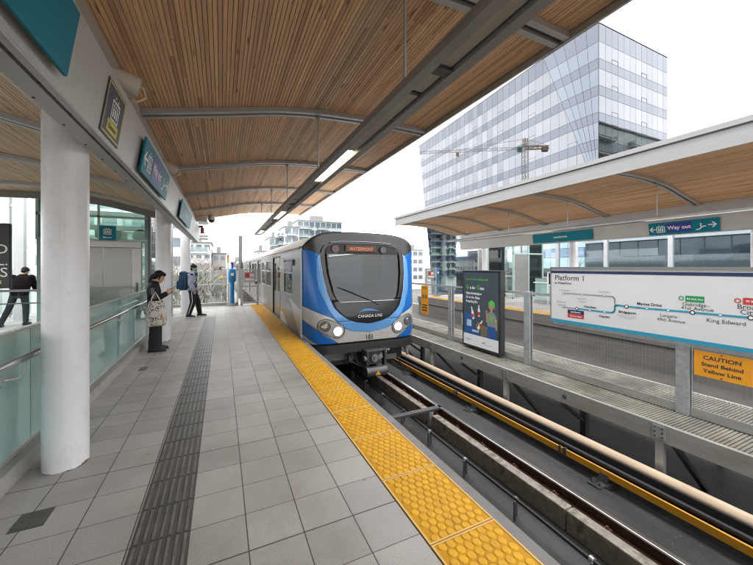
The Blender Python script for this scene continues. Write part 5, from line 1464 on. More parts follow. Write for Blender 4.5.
def person(loc, rz, label, P, cols, parts):
    """P: joint dictionary in a frame with +x forward, +y left"""
    r = thing('person', label, 'person', loc, 'people at the station'); r['_o'] = (0, 0, 0)
    rot = P['headrot']
    b = MB()
    pel, chest, neck = Vector(P['pelvis']), Vector(P['chest']), Vector(P['neck'])
    q = head(b, P['head'], rot, P.get('hs', 1.))
    b.cap(neck, q(-.02, 0, -.05), .052, .05)
    b.cap(pel, chest, .10, .11); b.cap(chest, neck, .09, .055)
    for sd, sg in (('r', -1), ('l', 1)):
        sh, el_, wr = P['sh'+sd], P['el'+sd], P['wr'+sd]
        b.cap(sh, el_, .042, .034); b.cap(el_, wr, .034, .024); b.cap(chest, sh, .06, .045)
        hd, hu, hs_ = P['hand'+sd]; hand(b, wr, hd, hu, hs_, P.get('hold', False))
        hp, kn, an = P['hp'+sd], P['kn'+sd], P['an'+sd]
        b.cap(hp, kn, .075, .05); b.cap(kn, an, .048, .036); b.cap(an, Vector(an)+Vector(P['toe'+sd])*.07+Vector((0, 0, -.045)), .033, .022); b.cap(pel, hp, .08, .08)
    body = remesh('body', b, m_skin, r, .0065, 3)
    # jacket: torso loft + sleeves
    b = MB(); T = P['torso']
    b.loft([ell(c, rx, ry) for c, rx, ry in T])
    for sd in 'rl':
        sh, el_, wr = (Vector(P[k+sd]) for k in ('sh', 'el', 'wr'))
        b.sph(sh, P['sl']+.02); b.cap(sh, el_, P['sl']+.012, P['sl']); b.cap(el_, wr-(wr-el_).normalized()*.015, P['sl'], P['sl']-.016)
    remesh('jacket', b, cols['jacket'], r, .012, 5)
    b = MB()
    for sd in 'rl':
        hp, kn, an = (Vector(P[k+sd]) for k in ('hp', 'kn', 'an'))
        w = P['leg']
        b.cap(hp, kn, w[0], w[1]); b.cyl(kn, an+Vector((0, 0, -.02)), w[1], w[2], 16); b.sph(kn, w[1])
    b.loft([ell(c, rx, ry) for c, rx, ry in P['hips']])
    remesh('trousers', b, cols['trousers'], r, .012, 4)
    for sd in 'rl':
        an, toe = Vector(P['an'+sd]), Vector(P['toe'+sd]); a0 = Vector((an.x, an.y, 0)); zb = P.get('lift'+sd, 0.)
        b = MB(); b.cap(a0+Vector((0, 0, .05+zb*.5))-toe*.05, a0+toe*.13+Vector((0, 0, .042+zb*.1)), .048, .036); b.cap(a0+Vector((0, 0, .1))-toe*.03, a0+Vector((0, 0, .06)), .046, .05)
        b.cap(a0+toe*.13+Vector((0, 0, .036)), a0+toe*.18+Vector((0, 0, .032)), .036, .03)
        o = remesh('shoe', b, cols['shoe'], r, .009, 3)
        for v in o.data.vertices: v.co.z = max(v.co.z, .002)
        sole = MB(); n = toe.cross(Vector((0, 0, 1))).normalized()
        sole.prism([tuple((a0-toe*.095+n*.03).xy), tuple((a0+toe*.05+n*.046).xy), tuple((a0+toe*.17+n*.036).xy), tuple((a0+toe*.215).xy), tuple((a0+toe*.17-n*.036).xy), tuple((a0+toe*.05-n*.046).xy), tuple((a0-toe*.095-n*.03).xy)], 'z', .001, .022)
        sole.build('sole', cols.get('sole', cols['shoe']), o)
    parts(r, q, body)
    r.rotation_euler.z = rz; r['_o'] = tuple(loc)
    return r
V = Vector
m_blk = M('black_jacket', (.008, .008, .010), .9, 0, .25, 12, bump=.3, bscale=40)
m_trk = M('black_trousers', (.011, .011, .012), .85, 0, .25, 10, bump=.3, bscale=30)
m_shoe = M('black_shoe', (.014, .014, .015), .5, 0, .2, 14)

# woman with the phone
WL = (-1.215, 7.85, 0)
P = dict(headrot=Euler((0, rad(24), 0)), head=(.085, 0, 1.475), hs=.98, pelvis=(0, 0, .87), chest=(-.01, 0, 1.18), neck=(.02, 0, 1.35),
    shr=(-.01, -.155, 1.285), elr=(.03, -.205, 1.03), wrr=(.20, -.10, 1.155), handr=((.7, .35, .45), (.2, -.9, -.2), (-.4, .1, .9)),
    shl=(-.01, .155, 1.285), ell=(.06, .195, 1.04), wrl=(.215, .085, 1.13), handl=((.75, -.35, .4), (.2, .9, -.2), (-.4, -.1, .9)),
    hpr=(0, -.085, .85), knr=(.015, -.09, .45), anr=(-.01, -.09, .09), toer=V((1, -.12, 0)).normalized(),
    hpl=(0, .085, .85), knl=(.03, .09, .45), anl=(.03, .10, .09), toel=V((1, .15, 0)).normalized(), hold=True,
    torso=[((-.0, 0, .86), .125, .17), ((0, 0, .95), .12, .165), ((-.005, 0, 1.08), .115, .16), ((-.01, 0, 1.2), .125, .175), ((-.01, 0, 1.29), .105, .165), ((.01, 0, 1.345), .07, .10), ((.025, 0, 1.375), .06, .068)], sl=.058,
    hips=[((0, 0, .72), .10, .16), ((0, 0, .82), .125, .172), ((0, 0, .95), .11, .15)], leg=(.098, .098, .092))
def woman_parts(r, q, body):
    face(body, q, .98)
    b = MB(); rot = Euler((0, rad(24), 0))
    b.sph(q(-.03, 0, .05), .092, .086, .085, rot=rot); b.sph(q(.035, 0, .075), .055, .07, .045, rot=rot); b.sph(q(-.06, 0, -.005), .06, .075, .075, rot=rot)
    b.cap(q(.0, -.07, .0), q(.01, -.068, -.05), .022, .012); b.cap(q(.0, .07, .0), q(.01, .068, -.05), .022, .012)
    b.sph(q(-.105, 0, -.03), .045, .045, .05); b.cap(q(-.12, 0, -.05), q(-.125, -.01, -.16), .035, .016)
    remesh('hair', b, m_hair, r, .009, 3)
    # pale sleeve stripes
    b = MB()
    for dx in (-.022, .0, .022): b.tube([(-.02+dx, -.228, 1.27), (.0+dx, -.262, 1.16), (.02+dx, -.268, 1.06)], .0028, 6)
    b.build('sleeve_stripe', m_panelw, r, smooth=True)
    b = MB(); b.tube([q(.01, -.07, -.11), (.02, -.12, 1.38), (-.06, -.08, 1.39), (-.06, .08, 1.39), (.02, .12, 1.38)], .028, 10); remesh('collar', b, m_blk, r, .012, 3)
wm = person(WL, rad(6), 'woman in a black jacket and wide black trousers looking down at her phone', P, dict(jacket=m_blk, trousers=m_trk, shoe=m_shoe), woman_parts)
def local(loc, rz): return Matrix.Translation(loc) @ Matrix.Rotation(rz, 4, 'Z')
Mw = local(WL, rad(6))
r = thing('phone', 'dark mobile phone held up by the woman', 'phone', Mw @ V((.30, 0, 1.22)))
c = Mw @ V((.335, -.03, 1.27)); a = Mw.to_3x3() @ V((.80, 0, .60)); n = Mw.to_3x3() @ V((-.60, 0, .80)); sd = Mw.to_3x3() @ V((0, 1, 0))
MB().obox(c, a*.075, sd*.036, n*.0045).build('phone_case', m_mask, r, bevel=.002)
b = MB(); b.obox(c+n*.005, a*.069, sd*.032, n*.0004); b.build('screen', M('phone_screen', (.05, .06, .08), .08, 0, .05, 2), r)
# tote bag
m, t, o = nt('tote_print')
p = t.nodes.new('ShaderNodeBsdfPrincipled'); tc = t.nodes.new('ShaderNodeTexCoord').outputs['Object']
vo = t.nodes.new('ShaderNodeTexVoronoi'); vo.inputs['Scale'].default_value = 34; t.links.new(mapv(t, tc, (1, 1, .7)), vo.inputs['Vector'])
blot = ramp(t, vo.outputs['Distance'], [(.40, (1, 1, 1)), (.48, (0, 0, 0))])
sel = ramp(t, noise_n(t, tc, 9, 2), [(.42, (0, 0, 0)), (.48, (1, 1, 1))])
hue = ramp(t, vo.outputs['Color'], [(.2, (.35, .12, .05)), (.4, (.05, .07, .04)), (.6, (.30, .22, .10)), (.8, (.06, .05, .07))])
c = mixc(t, math_n(t, 'MULTIPLY', blot, sel), (.60, .57, .52), hue)
t.links.new(c, p.inputs['Base Color']); p.inputs['Roughness'].default_value = .85; t.links.new(p.outputs[0], o.inputs[0]); m_tote = m
r = thing('tote_bag', 'white tote bag with a dark floral print hanging from the woman\'s arm', 'bag', Mw @ V((.04, -.3, .66)))
b = MB()
rg = []
for z, wx, wy in ((.545, .14, .025), (.555, .15, .045), (.64, .168, .075), (.76, .165, .07), (.88, .15, .055), (.97, .135, .035), (1.0, .125, .022), (1.02, .12, .012)):
    rg.append([tuple(Mw @ V((.045+wx*math.copysign(abs(math.cos(a))**.7, math.cos(a)), -.30+wy*math.sin(a)+.012*math.sin(5*a+z*20), z+.01*math.sin(3*a)))) for a in [2*math.pi*i/28 for i in range(28)]])
b.loft(rg); b.build('bag_body', m_tote, r, smooth='auto')
b = MB()
for dy in (-.025, .02):
    b.tube([tuple(Mw @ V(k)) for k in ((-.05, -.30+dy, .98), (-.02, -.285+dy, 1.10), (.03, -.25+dy*.6, 1.19), (.07, -.255+dy*.6, 1.10), (.13, -.30+dy, .98))], .011, 6)
b.build('strap', M('tote_cloth', (.58, .55, .50), .85, 0, .1, 10), r, smooth=True)

# man with the backpack
m, t, o = nt('patterned_jacket')
p = t.nodes.new('ShaderNodeBsdfPrincipled'); tc = t.nodes.new('ShaderNodeTexCoord').outputs['Object']
vo = t.nodes.new('ShaderNodeTexVoronoi'); vo.inputs['Scale'].default_value = 7.5; t.links.new(tc, vo.inputs['Vector'])
c = ramp(t, vo.outputs['Color'], [(.0, (.34, .37, .48)), (.35, (.55, .55, .58)), (.45, (.42, .43, .50)), (.6, (.025, .045, .12)), (.72, (.30, .34, .46))])
for e in c.node.color_ramp.elements: pass
c.node.color_ramp.interpolation = 'CONSTANT'
t.links.new(c, p.inputs['Base Color']); p.inputs['Roughness'].default_value = .75; t.links.new(p.outputs[0], o.inputs[0]); m_pat = m
ML = (-.88, 12.66, 0)
P = dict(headrot=Euler((0, rad(4), rad(-8))), head=(.04, 0, 1.625), hs=1.03, pelvis=(-.01, 0, .95), chest=(0, 0, 1.3), neck=(.01, 0, 1.49),
    shr=(0, -.185, 1.42), elr=(-.03, -.235, 1.13), wrr=(.06, -.215, .90), handr=((.25, .1, -.95), (0, -1, 0), (.9, .1, .2)),
    shl=(0, .185, 1.42), ell=(-.02, .235, 1.13), wrl=(.09, .21, .92), handl=((.3, -.1, -.95), (0, 1, 0), (.9, -.1, .2)),
    hpr=(-.01, -.095, .93), knr=(.02, -.10, .50), anr=(-.10, -.11, .10), toer=V((1, -.2, 0)).normalized(),
    hpl=(-.01, .095, .93), knl=(.14, .11, .50), anl=(.20, .12, .10), toel=V((1, .1, 0)).normalized(),
    torso=[((-.01, 0, .90), .155, .20), ((-.0, 0, 1.05), .16, .205), ((0, 0, 1.2), .165, .215), ((0, 0, 1.33), .16, .22), ((0, 0, 1.42), .13, .20), ((.01, 0, 1.49), .08, .10), ((.02, 0, 1.545), .085, .09)], sl=.078,
    hips=[((-.01, 0, .80), .11, .17), ((-.01, 0, .9), .13, .178), ((-.01, 0, 1.0), .12, .16)], leg=(.105, .088, .072))
m_bean = M('black_beanie', (.02, .02, .022), .9, 0, .2, 25, bump=.6, bscale=50)
def man_parts(r, q, body):
    face(body, q, 1.03)
    rot = Euler((0, rad(4), rad(-8)))
    b = MB(); b.sph(q(-.012, 0, .062), .104, .088, .085, rot=rot); b.cap(q(-.02, 0, .13), q(-.03, 0, .165), .03, .022); o = remesh('beanie', b, m_bean, r, .009, 3)
    for v in o.data.vertices: pass
    b = MB(); b.sph(q(.045, 0, -.045), .062, .066, .056, rot=rot); remesh('face_mask', b, M('teal_mask', (.05, .36, .36), .7, 0, .05, 10), r, .008, 2)
    b = MB(); b.sph(q(-.06, 0, -.02), .05, .07, .06); remesh('hair', b, m_hair, r, .010, 2)
    b = MB(); b.loft([ell((.05, 0, z), .105, w_) for z, w_ in ((.97, .12), (1.1, .125), (1.3, .13), (1.42, .12), (1.5, .08))]); remesh('vest_front', b, M('navy_panel', (.02, .03, .07), .7, 0, .2, 8), r, .012, 3)
    b = MB(); b.tube([(-.005, -.192, .92), (.02, -.178, .52), (-.10, -.172, .12)], .012, 8); b.tube([(-.005, .192, .92), (.14, .19, .52), (.20, .182, .12)], .012, 8); b.build('trouser_stripe', m_white, r, smooth=True)
mn = person(ML, rad(-4), 'man in a black beanie, teal face mask and grey patterned jacket', P, dict(jacket=m_pat, trousers=m_trk, shoe=m_shoe, sole=m_white), man_parts)
Mm = local(ML, rad(-4))
m_pack = M('navy_backpack', (.010, .045, .105), .7, 0, .15, 6, bump=.3, bscale=30)
r = thing('backpack', 'large navy backpack on the back of the man in the beanie', 'backpack', Mm @ V((-.28, 0, .95)))
def tm(b, Mx): b.v = [tuple(Mx @ V(p)) for p in b.v]; return b
def superell(c, rx, ry, n=24, e=.55): return [(c[0]+rx*math.copysign(abs(math.cos(a))**e, math.cos(a)), c[1]+ry*math.copysign(abs(math.sin(a))**e, math.sin(a)), c[2]) for a in [2*math.pi*i/n for i in range(n)]]
b = MB(); b.loft([superell((-.265, 0, z), rx, ry) for z, rx, ry in ((.91, .09, .13), (.94, .12, .16), (1.05, .135, .17), (1.25, .135, .17), (1.38, .125, .16), (1.45, .10, .14), (1.48, .06, .10))]); tm(b, Mm).build('pack_body', m_pack, r, smooth='auto')
b = MB(); b.loft([superell((-.415, 0, z), rx, ry) for z, rx, ry in ((.95, .03, .10), (.98, .05, .13), (1.15, .055, .135), (1.22, .03, .11))]); tm(b, Mm).build('pocket', m_pack, r, smooth='auto')
b = MB(); b.sph((-.27, 0, 1.47), .13, .165, .07); tm(b, Mm).build('top_lid', m_pack, r, smooth=True)
b = MB()
for s in (-1, 1): b.tube([(-.15, s*.10, 1.46), (-.02, s*.12, 1.505), (.10, s*.125, 1.43), (.135, s*.14, 1.25), (.08, s*.19, 1.1), (-.13, s*.17, 1.0)], .018, 8)
tm(b, Mm).build('strap', m_bean, r, smooth=True)

# man seen from behind in the stair hall, stooping
D3 = (-5.28, 13.0, 0)
P = dict(headrot=Euler((0, rad(38), rad(-6))), head=(.27, -.02, 1.545), hs=1.0, pelvis=(0, 0, .93), chest=(.12, 0, 1.26), neck=(.2, 0, 1.44),
    shr=(.15, -.20, 1.37), elr=(.20, -.25, 1.10), wrr=(.38, -.20, .98), handr=((.8, .2, -.3), (0, -1, .2), (.3, .3, .9)),
    shl=(.15, .20, 1.37), ell=(.20, .25, 1.10), wrl=(.38, .18, 1.0), handl=((.8, -.2, -.3), (0, 1, .2), (.3, -.3, .9)),
    hpr=(0, -.10, .91), knr=(.04, -.12, .49), anr=(-.02, -.14, .10), toer=V((1, -.2, 0)).normalized(),
    hpl=(0, .10, .91), knl=(-.06, .2, .49), anl=(-.22, .30, .11), toel=V((1, .15, 0)).normalized(),
    torso=[((-.0, 0, .86), .14, .20), ((.02, 0, 1.0), .15, .205), ((.07, 0, 1.15), .16, .225), ((.12, 0, 1.28), .15, .235), ((.16, 0, 1.38), .12, .21), ((.2, 0, 1.44), .085, .11), ((.22, 0, 1.475), .07, .078)], sl=.07,
    hips=[((0, 0, .78), .11, .17), ((0, 0, .88), .135, .185), ((0, 0, 1.0), .12, .17)], leg=(.098, .075, .062))
def back_parts(r, q, body):
    face(body, q)
    b = MB(); b.sph(q(-.025, 0, .05), .098, .085, .085, rot=P['headrot']); b.sph(q(-.06, 0, .0), .055, .075, .07, rot=P['headrot']); b.sph(q(-.075, 0, -.045), .04, .062, .05); b.sph(q(-.045, 0, .04), .09, .088, .085, rot=P['headrot']); remesh('hair', b, m_hair, r, .010, 3)
person(D3, rad(90), 'man in a dark coat seen from behind, stooping behind the balustrade', P, dict(jacket=M('dark_coat', (.006, .0045, .004), .9, 0, .3, 8, bump=.3, spec=.1), trousers=M('slate_jeans', (.035, .045, .052), .85, 0, .2, 9, spec=.15), shoe=m_shoe), back_parts)

# pushchair beside him
r = thing('pushchair', 'grey pushchair with dark wheels beside the stooping man', 'pushchair', (-6.0, 12.6, 0))
m_tan = M('pushchair_cloth', (.30, .27, .23), .85, 0, .15, 8)
for x, y in ((-6.2, 12.4), (-6.2, 12.9), (-5.75, 12.4), (-5.75, 12.9)):
    b = MB(); b.cyl((x-.02, y, .11), (x+.02, y, .11), .11, n=20); b.build('wheel', m_black, r, smooth='auto')
b = MB()
for y in (12.42, 12.88): b.tube([(-6.2, y, .11), (-5.95, y, .55), (-5.7, y, 1.0)], .014, 6); b.tube([(-5.75, y, .11), (-5.95, y, .5), (-6.15, y, .65)], .014, 6)
b.tube([(-5.7, 12.42, 1.0), (-5.7, 12.88, 1.0)], .016, 6); b.build('frame', m_galv, r, smooth=True)
b = MB(); b.loft([[(-6.2, y, .35), (-5.95, y, .4), (-5.8, y, .85), (-5.86, y, .88), (-6.0, y, .5), (-6.2, y, .45)] for y in (12.46, 12.84)]); b.build('seat', m_tan, r)
b = MB(); b.loft([[(-5.85+.3*math.cos(a), y, .75+.28*math.sin(a)) for a in [math.pi*(.35+.6*i/8) for i in range(9)]]+[(-5.85+.27*math.cos(a), y, .75+.25*math.sin(a)) for a in [math.pi*(.95-.6*i/8) for i in range(9)]] for y in (12.46, 12.84)]); b.build('hood', m_tan, r)

# ------------------------------------------------------------------ glass office building
ob_ = thing('office_building', 'glass office building with banded mirror facade above the far platform', 'building', (48, 40, -8))
def facade_mat(name, col, rough, seed):
    m, t, o = nt(name)
    p = t.nodes.new('ShaderNodeBsdfPrincipled'); geo = t.nodes.new('ShaderNodeNewGeometry')
    c = ramp(t, geo.outputs['Random Per Island'], [(0, mul(col, .84)), (.3, mul(col, .97)), (.6, col), (1, mul(col, 1.10))])
    t.links.new(c, p.inputs['Base Color']); p.inputs['Metallic'].default_value = 1.; p.inputs['Roughness'].default_value = rough
    t.links.new(p.outputs[0], o.inputs[0]); return m
m_pane = facade_mat('mirror_pane', (.175, .18, .192), .015, 1)
m_paneb = facade_mat('mirror_pane_blue', (.142, .155, .178), .015, 1)
m_span = facade_mat('spandrel_pane', (.112, .122, .140), .04, 2)
m_panelow = facade_mat('street_pane', (.42, .50, .48), .015, 1); m_spanlow = facade_mat('street_spandrel', (.24, .29, .36), .04, 2)
m_frame = M('curtain_frame', (.10, .11, .13), .5, .3, .1, 2)
m_vent = M('vent_frame', (.16, .17, .19), .5, .2, .1, 2)
ZTOP = 36.4; PITCH = 3.83
A0 = V((48.0, 28.8)); A1 = V((51.5, 80.7)); dA = A1-A0
def main_pt(s, z): q = A0+dA*s; return V((q.x, q.y, z))
def s_cr(z): return max(.0, .0328+(z-17)*.00725)
def s_end(z): return 1-.12*(ZTOP-z)/33 if z > -3 else .86
Cc = V((48.55, 28.95))
def corner(z): return V((Cc.x, Cc.y, z))
def cham(u, z):
    a = main_pt(s_cr(z), z); b = corner(z); return a.lerp(b, u)
def right(u, z): return V((Cc.x+18.5*u, Cc.y, z))
levels = [(-8, -4.8)]
k = 0
zt = 33.8
bands = []
while zt > -7: bands.append((zt-2.42, zt)); zt -= PITCH
def face_strip(fn, ua, ub, n, z0, z1, mat, name, nrm, vents=False, fixed=False):
    b = MB(); vm = MB(); rr = random.Random(int(z0*10)+n)
    nn = V(nrm).normalized()
    for i in range(n):
        if fixed:
            f0, f1 = i/n, (i+1)/n
            cl_ = lambda f, z: min(max(f, ua(z)), ub(z))
            u4 = (cl_(f0, z0), cl_(f1, z0), cl_(f1, z1), cl_(f0, z1))
            if u4[1]-u4[0] < .002 and u4[2]-u4[3] < .002: continue
        else:
            a0 = lambda z: ua(z)+(ub(z)-ua(z))*i/n; a1 = lambda z: ua(z)+(ub(z)-ua(z))*(i+1)/n
            u4 = (a0(z0), a1(z0), a1(z1), a0(z1))
        p = [fn(u4[0], z0), fn(u4[1], z0), fn(u4[2], z1), fn(u4[3], z1)]
        c = sum(p, V((0, 0, 0)))/4
        w = (fn(.6, z0)-fn(.4, z0)).normalized()*.022; h = V((0, 0, .025))
        if w.dot(p[1]-p[0])+w.dot(p[2]-p[3]) < 0: w = -w
        wa = w if (p[1]-p[0]).length > .1 else w*0; wb = w if (p[2]-p[3]).length > .1 else w*0
        p = [p[0]+wa+h, p[1]-wa+h, p[2]-wb-h, p[3]+wb-h]
        ty, tz = rr.uniform(-.0012, .0012), rr.uniform(-.0012, .0012)
        wd = w.normalized()
        p = [q+nn*(.04+(q-c).z*tz+(q-c).dot(wd)*ty) for q in p]
        b.add(p, [(0, 1, 2, 3)])
        if vents and (i % 5 == 2) and (p[1]-p[0]).length > .8:
            d = (p[1]-p[0]).normalized(); L = (p[1]-p[0]).length
            q0 = p[0]+nn*.015; q1 = q0+d*L
            for s0, s1 in ((q0+V((0, 0, .05)), q0+V((0, 0, .6))), (q1+V((0, 0, .05)), q1+V((0, 0, .6))), (q0+V((0, 0, .6)), q1+V((0, 0, .6)))):
                vm.bar(s0, s1, .04, .03)
    o = b.build(name, mat, ob_, keepn=True)
    if vm.v: vm.build('vent_frame', m_vent, o)
zprev = ZTOP
one = lambda v: (lambda z: v)
for (z0, z1) in bands:
    for za, zb, mt, nm, ve in ((z1, zprev, m_span, 'spandrel_band', False), (z0, z1, m_pane, 'window_band', True)):
        if zb-za < .1: continue
        if zb < 9.5: mt = m_panelow if mt is m_pane else m_spanlow
        face_strip(main_pt, s_cr, s_end, 34, za, zb, mt, nm, (-1, .067, 0), ve, True)
        if s_cr(za) > .004:
            face_strip(cham, one(1.), one(0.), 5, za, zb, (m_paneb if mt is m_pane else mt), nm, (-.98, -.17, 0))
        face_strip(right, one(0.), one(1.), 12, za, zb, mt, nm, (0, -1, 0), ve)
    zprev = z0
# dark backing body
b = MB()
for z0, z1 in [(-8, 5), (5, 12.4), (12.4, 17), (17, 25), (25, ZTOP)]:
    lo = [corner(z0), main_pt(s_cr(z0), z0), main_pt(s_end(z0), z0), V((70, 82, z0)), right(1., z0)]
    hi = [corner(z1), main_pt(s_cr(z1), z1), main_pt(s_end(z1), z1), V((70, 82, z1)), right(1., z1)]
    b.add(lo+hi, [(0, 1, 6, 5), (1, 2, 7, 6), (2, 3, 8, 7), (3, 4, 9, 8), (4, 0, 5, 9), (5, 6, 7, 8, 9)])
b.build('core', m_frame, ob_)
b = MB(); b.bar(main_pt(s_cr(ZTOP), ZTOP+.1), main_pt(1, ZTOP+.1), .25, .16); b.bar(corner(ZTOP+.1), right(1, ZTOP+.1), .25, .16); b.bar(corner(ZTOP+.1), main_pt(s_cr(ZTOP), ZTOP+.1), .25, .16); b.build('parapet', M('parapet_grey', (.50, .51, .53), .4, .3, .05, 1), ob_)

# construction crane, seen mirrored in the facade
nA = V((dA.y, -dA.x, 0)).normalized()
def mir(p): p = V(p); d = (p-V((A0.x, A0.y, 0))).dot(nA); return p-nA*2*d
def ray(u, v, tt):
    a = (u-376.5)/329.3; return V((tt*(a*.9048+.4258), tt*(-.4258*a+.9048), H+(267-v)/329.3*tt))
TD = 150.
mast = ray(525, 150, TD); tipj = ray(418, 156, TD*1.04); tipc = ray(549, 146, TD*.99)
mast, tipj, tipc = mir(mast), mir(tipj), mir(tipc); tipj.z = tipc.z = mast.z
cr = thing('tower_crane', 'orange tower crane whose reflection shows in the glass office building', 'crane', (mast.x, mast.y, -8))
m_cr = M('crane_orange', (.50, .30, .15), .6, .1, .2, .5); m_crw = M('crane_pale', (.68, .62, .56), .6, .1, .1, .5)
def lattice(b, p0, p1, w, step, th):
    p0, p1 = V(p0), V(p1); d = (p1-p0); L = d.length; d.normalize()
    a = d.cross(V((0, 0, 1))) if abs(d.z) < .9 else V((1, 0, 0)); a.normalize(); c = d.cross(a).normalized()
    cs = [a*w/2*i+c*w/2*j for i, j in ((1, 1), (1, -1), (-1, -1), (-1, 1))]
    for k in cs: b.bar(p0+k, p1+k, th)
    n = max(1, int(L/step))
    for i in range(n):
        for j in range(4):
            q0 = p0+d*L*i/n; q1 = p0+d*L*(i+1)/n
            b.bar(q0+cs[j], q1+cs[(j+1) % 4], th*.6)
b = MB(); lattice(b, (mast.x, mast.y, -8), mast, 1.7, 2.2, .20); b.build('mast', m_crw, cr)
b = MB(); lattice(b, mast+V((0, 0, .8)), tipj+V((0, 0, .8)), 1.0, 2.2, .09); b.build('jib', m_crw, cr)
b = MB(); lattice(b, mast+V((0, 0, .8)), tipc+V((0, 0, .8)), 1.2, 2., .26); b.build('counter_jib', m_cr, cr)
b = MB(); b.bar(tipc+(mast-tipc)*.05, tipc+(mast-tipc)*.3, 1.8, 1.9); b.build('counterweight', M('crane_grey', (.22, .19, .15), .8, 0, .1, 1), cr)
dj = (tipj-mast).normalized()
b = MB(); b.obox(mast+dj*2.2+V((0, 0, .2)), dj*.9, dj.cross(V((0, 0, 1)))*.8, V((0, 0, 1.))); b.build('cab', M('crane_cab_green', (.05, .22, .10), .4, 0, .1, 1), cr)
b = MB(); lattice(b, mast+V((0, 0, 1)), mast+V((0, 0, 5)), 1.4, 1.5, .25); b.bar(mast+V((0, 0, 5)), mast+(tipj-mast)*.6+V((0, 0, 1.4)), .12); b.bar(mast+V((0, 0, 5)), tipc+V((0, 0, 1.4)), .12); b.build('cathead', m_cr, cr)
b = MB(); q = mast+(tipj-mast)*.62; b.bar(q, q-V((0, 0, 1.5)), .9, .9); b.bar(q-V((0, 0, 1.5)), q-V((0, 0, 14)), .08); b.build('trolley', m_cr, cr)

# ------------------------------------------------------------------ other buildings
m_bwin = M('far_window', (.12, .14, .16), .12, .3, .3, .4)
m_bal = M('balcony_white', (.66, .66, .65), .6, 0, .06, .4)
def block(label, cat, x0, x1, y0, y1, zb, zt, fl, wall, bal=None, wins=(.5, .75), roof=True, group=None, winmat=None, bay=3.0, sides='fl'):
    """masonry block: floors of window openings on the faces turned to the station, optional balconies"""
    r = thing('apartment_building', label, cat, ((x0+x1)/2, y0, zb), group)
    MB().box(x0, x1, y0, y1, zb, zt).build('wall', wall, r)
    nf = max(1, int((zt-zb)/fl)); 
    for f in range(nf):
        z = zb+(zt-zb)*f/nf; h = (zt-zb)/nf
        if z+h < -1.5 and y0 > 20: continue
        b = MB(); s = MB()
        n = max(1, int((x1-x0)/bay)); w = (x1-x0)/n
        for i in range(n):
            xa = x0+w*(i+.5-wins[1]/2); xb = x0+w*(i+.5+wins[1]/2)
            b.box(xa, xb, y0-.04, y0+.1, z+h*.30, z+h*(.30+wins[0])); s.box(xa-.08, xb+.08, y0-.12, y0, z+h*.27, z+h*.295)
            b.box((xa+xb)/2-.0, (xa+xb)/2+.0, y0-.04, y0, z+h*.3, z+h*.8)
        n = max(1, int((y1-y0)/bay)); w = (y1-y0)/n
        for sd in sides[1:]:
            xs = x0 if sd == 'l' else x1; sg = -1 if sd == 'l' else 1
            for i in range(n):
                ya = y0+w*(i+.5-wins[1]/2); yb = y0+w*(i+.5+wins[1]/2)
                b.box(xs-.1*sg, xs+.04*sg, ya, yb, z+h*.30, z+h*(.30+wins[0])); s.box(xs, xs+.12*sg, ya-.08, yb+.08, z+h*.27, z+h*.295)
        wn = b.build('window', winmat or m_bwin, r); s.build('sill', m_bal, wn)
    if roof:
        b = MB(); b.box(x0-.3, x1+.3, y0-.3, y1+.3, zt, zt+.35); b.box(x0+(x1-x0)*.3, x0+(x1-x0)*.6, y0+2, y0+6, zt+.35, zt+2.4); b.build('roof', m_fascia, r)
    if bal:
        for (bx0, bx1, by0, by1) in bal:
            for f in range(nf):
                z = zb+(zt-zb)*f/nf
                if z < -4: continue
                b = MB(); b.box(bx0, bx1, by0, by1, z, z+.2); pb = b.build('balcony', m_bal, r)
                b = MB(); b.box(bx0, bx1, by0, by0+.04, z+.2, z+1.1); b.box(bx0, bx0+.04, by0, by1, z+.2, z+1.1); b.box(bx1-.04, bx1, by0, by1, z+.2, z+1.1); b.build('railing', m_balglass, pb)
    return r
m_balglass = GL('balcony_glass', (.75, .85, .85), .25, (.55, .62, .63))
w_white = M('white_render', (.62, .63, .63), .8, 0, .06, .3, dirt=.15, dirtcol=(.45, .45, .44))
w_brown = M('brown_render', (.36, .345, .335), .85, 0, .1, .3)
w_taupe = M('taupe_render', (.43, .425, .42), .85, 0, .1, .3)
w_glassy = M('pale_green_facade', (.42, .50, .49), .3, .3, .1, .3)
w_grey = M('grey_render', (.46, .47, .48), .85, 0, .08, .3)
block('white apartment tower with rounded balconies beyond the near platform columns', 'building', -24, -5.6, 62, 76, -8, 34, 2.9, w_white, [(-5.6, -2.1, 62.6, 66), (-5.6, -2.3, 69, 73), (-16, -11, 60.4, 62)], sides='fr', bay=3.2)
block('brown mid-rise apartment block between the white tower and the bare trees', 'building', -10, -3.0, 118, 140, -8, 9.4, 2.9, w_taupe, None, sides='fr', bay=1.9, wins=(.45, .6))
block('lower brown apartment block stepping down behind the bare trees', 'building', -2.8, 1.4, 128, 150, -8, 6.4, 2.9, w_brown, None, sides='fr', bay=1.7, wins=(.45, .6))
block('low grey block at the street end, behind the help point', 'building', 3.5, 9, 150, 165, -8, 3.6, 2.9, w_grey, None, sides='fr')
block('white apartment block with a glassy upper face behind the train', 'building', 24.5, 41, 118, 134, -8, 18.2, 2.75, w_glassy, [(24.5, 29.5, 116.4, 118), (31.5, 35.5, 116.4, 118), (23.1, 24.5, 119, 124), (23.1, 24.5, 127, 132)], bay=1.9, wins=(.6, .85))
block('narrow white block with dark balconies stepping up to the glassy block', 'building', 19.2, 24.2, 114, 126, -8, 15.2, 2.75, w_white, [(20, 23.4, 112.6, 114), (17.9, 19.2, 116, 121)], bay=1.7, wins=(.6, .8))
block('lower pale green block beside the stepped white block behind the train', 'building', 15.4, 19.0, 122, 136, -8, 12.0, 2.75, w_glassy, [(15.8, 18.6, 120.6, 122)], bay=1.7, wins=(.6, .8))
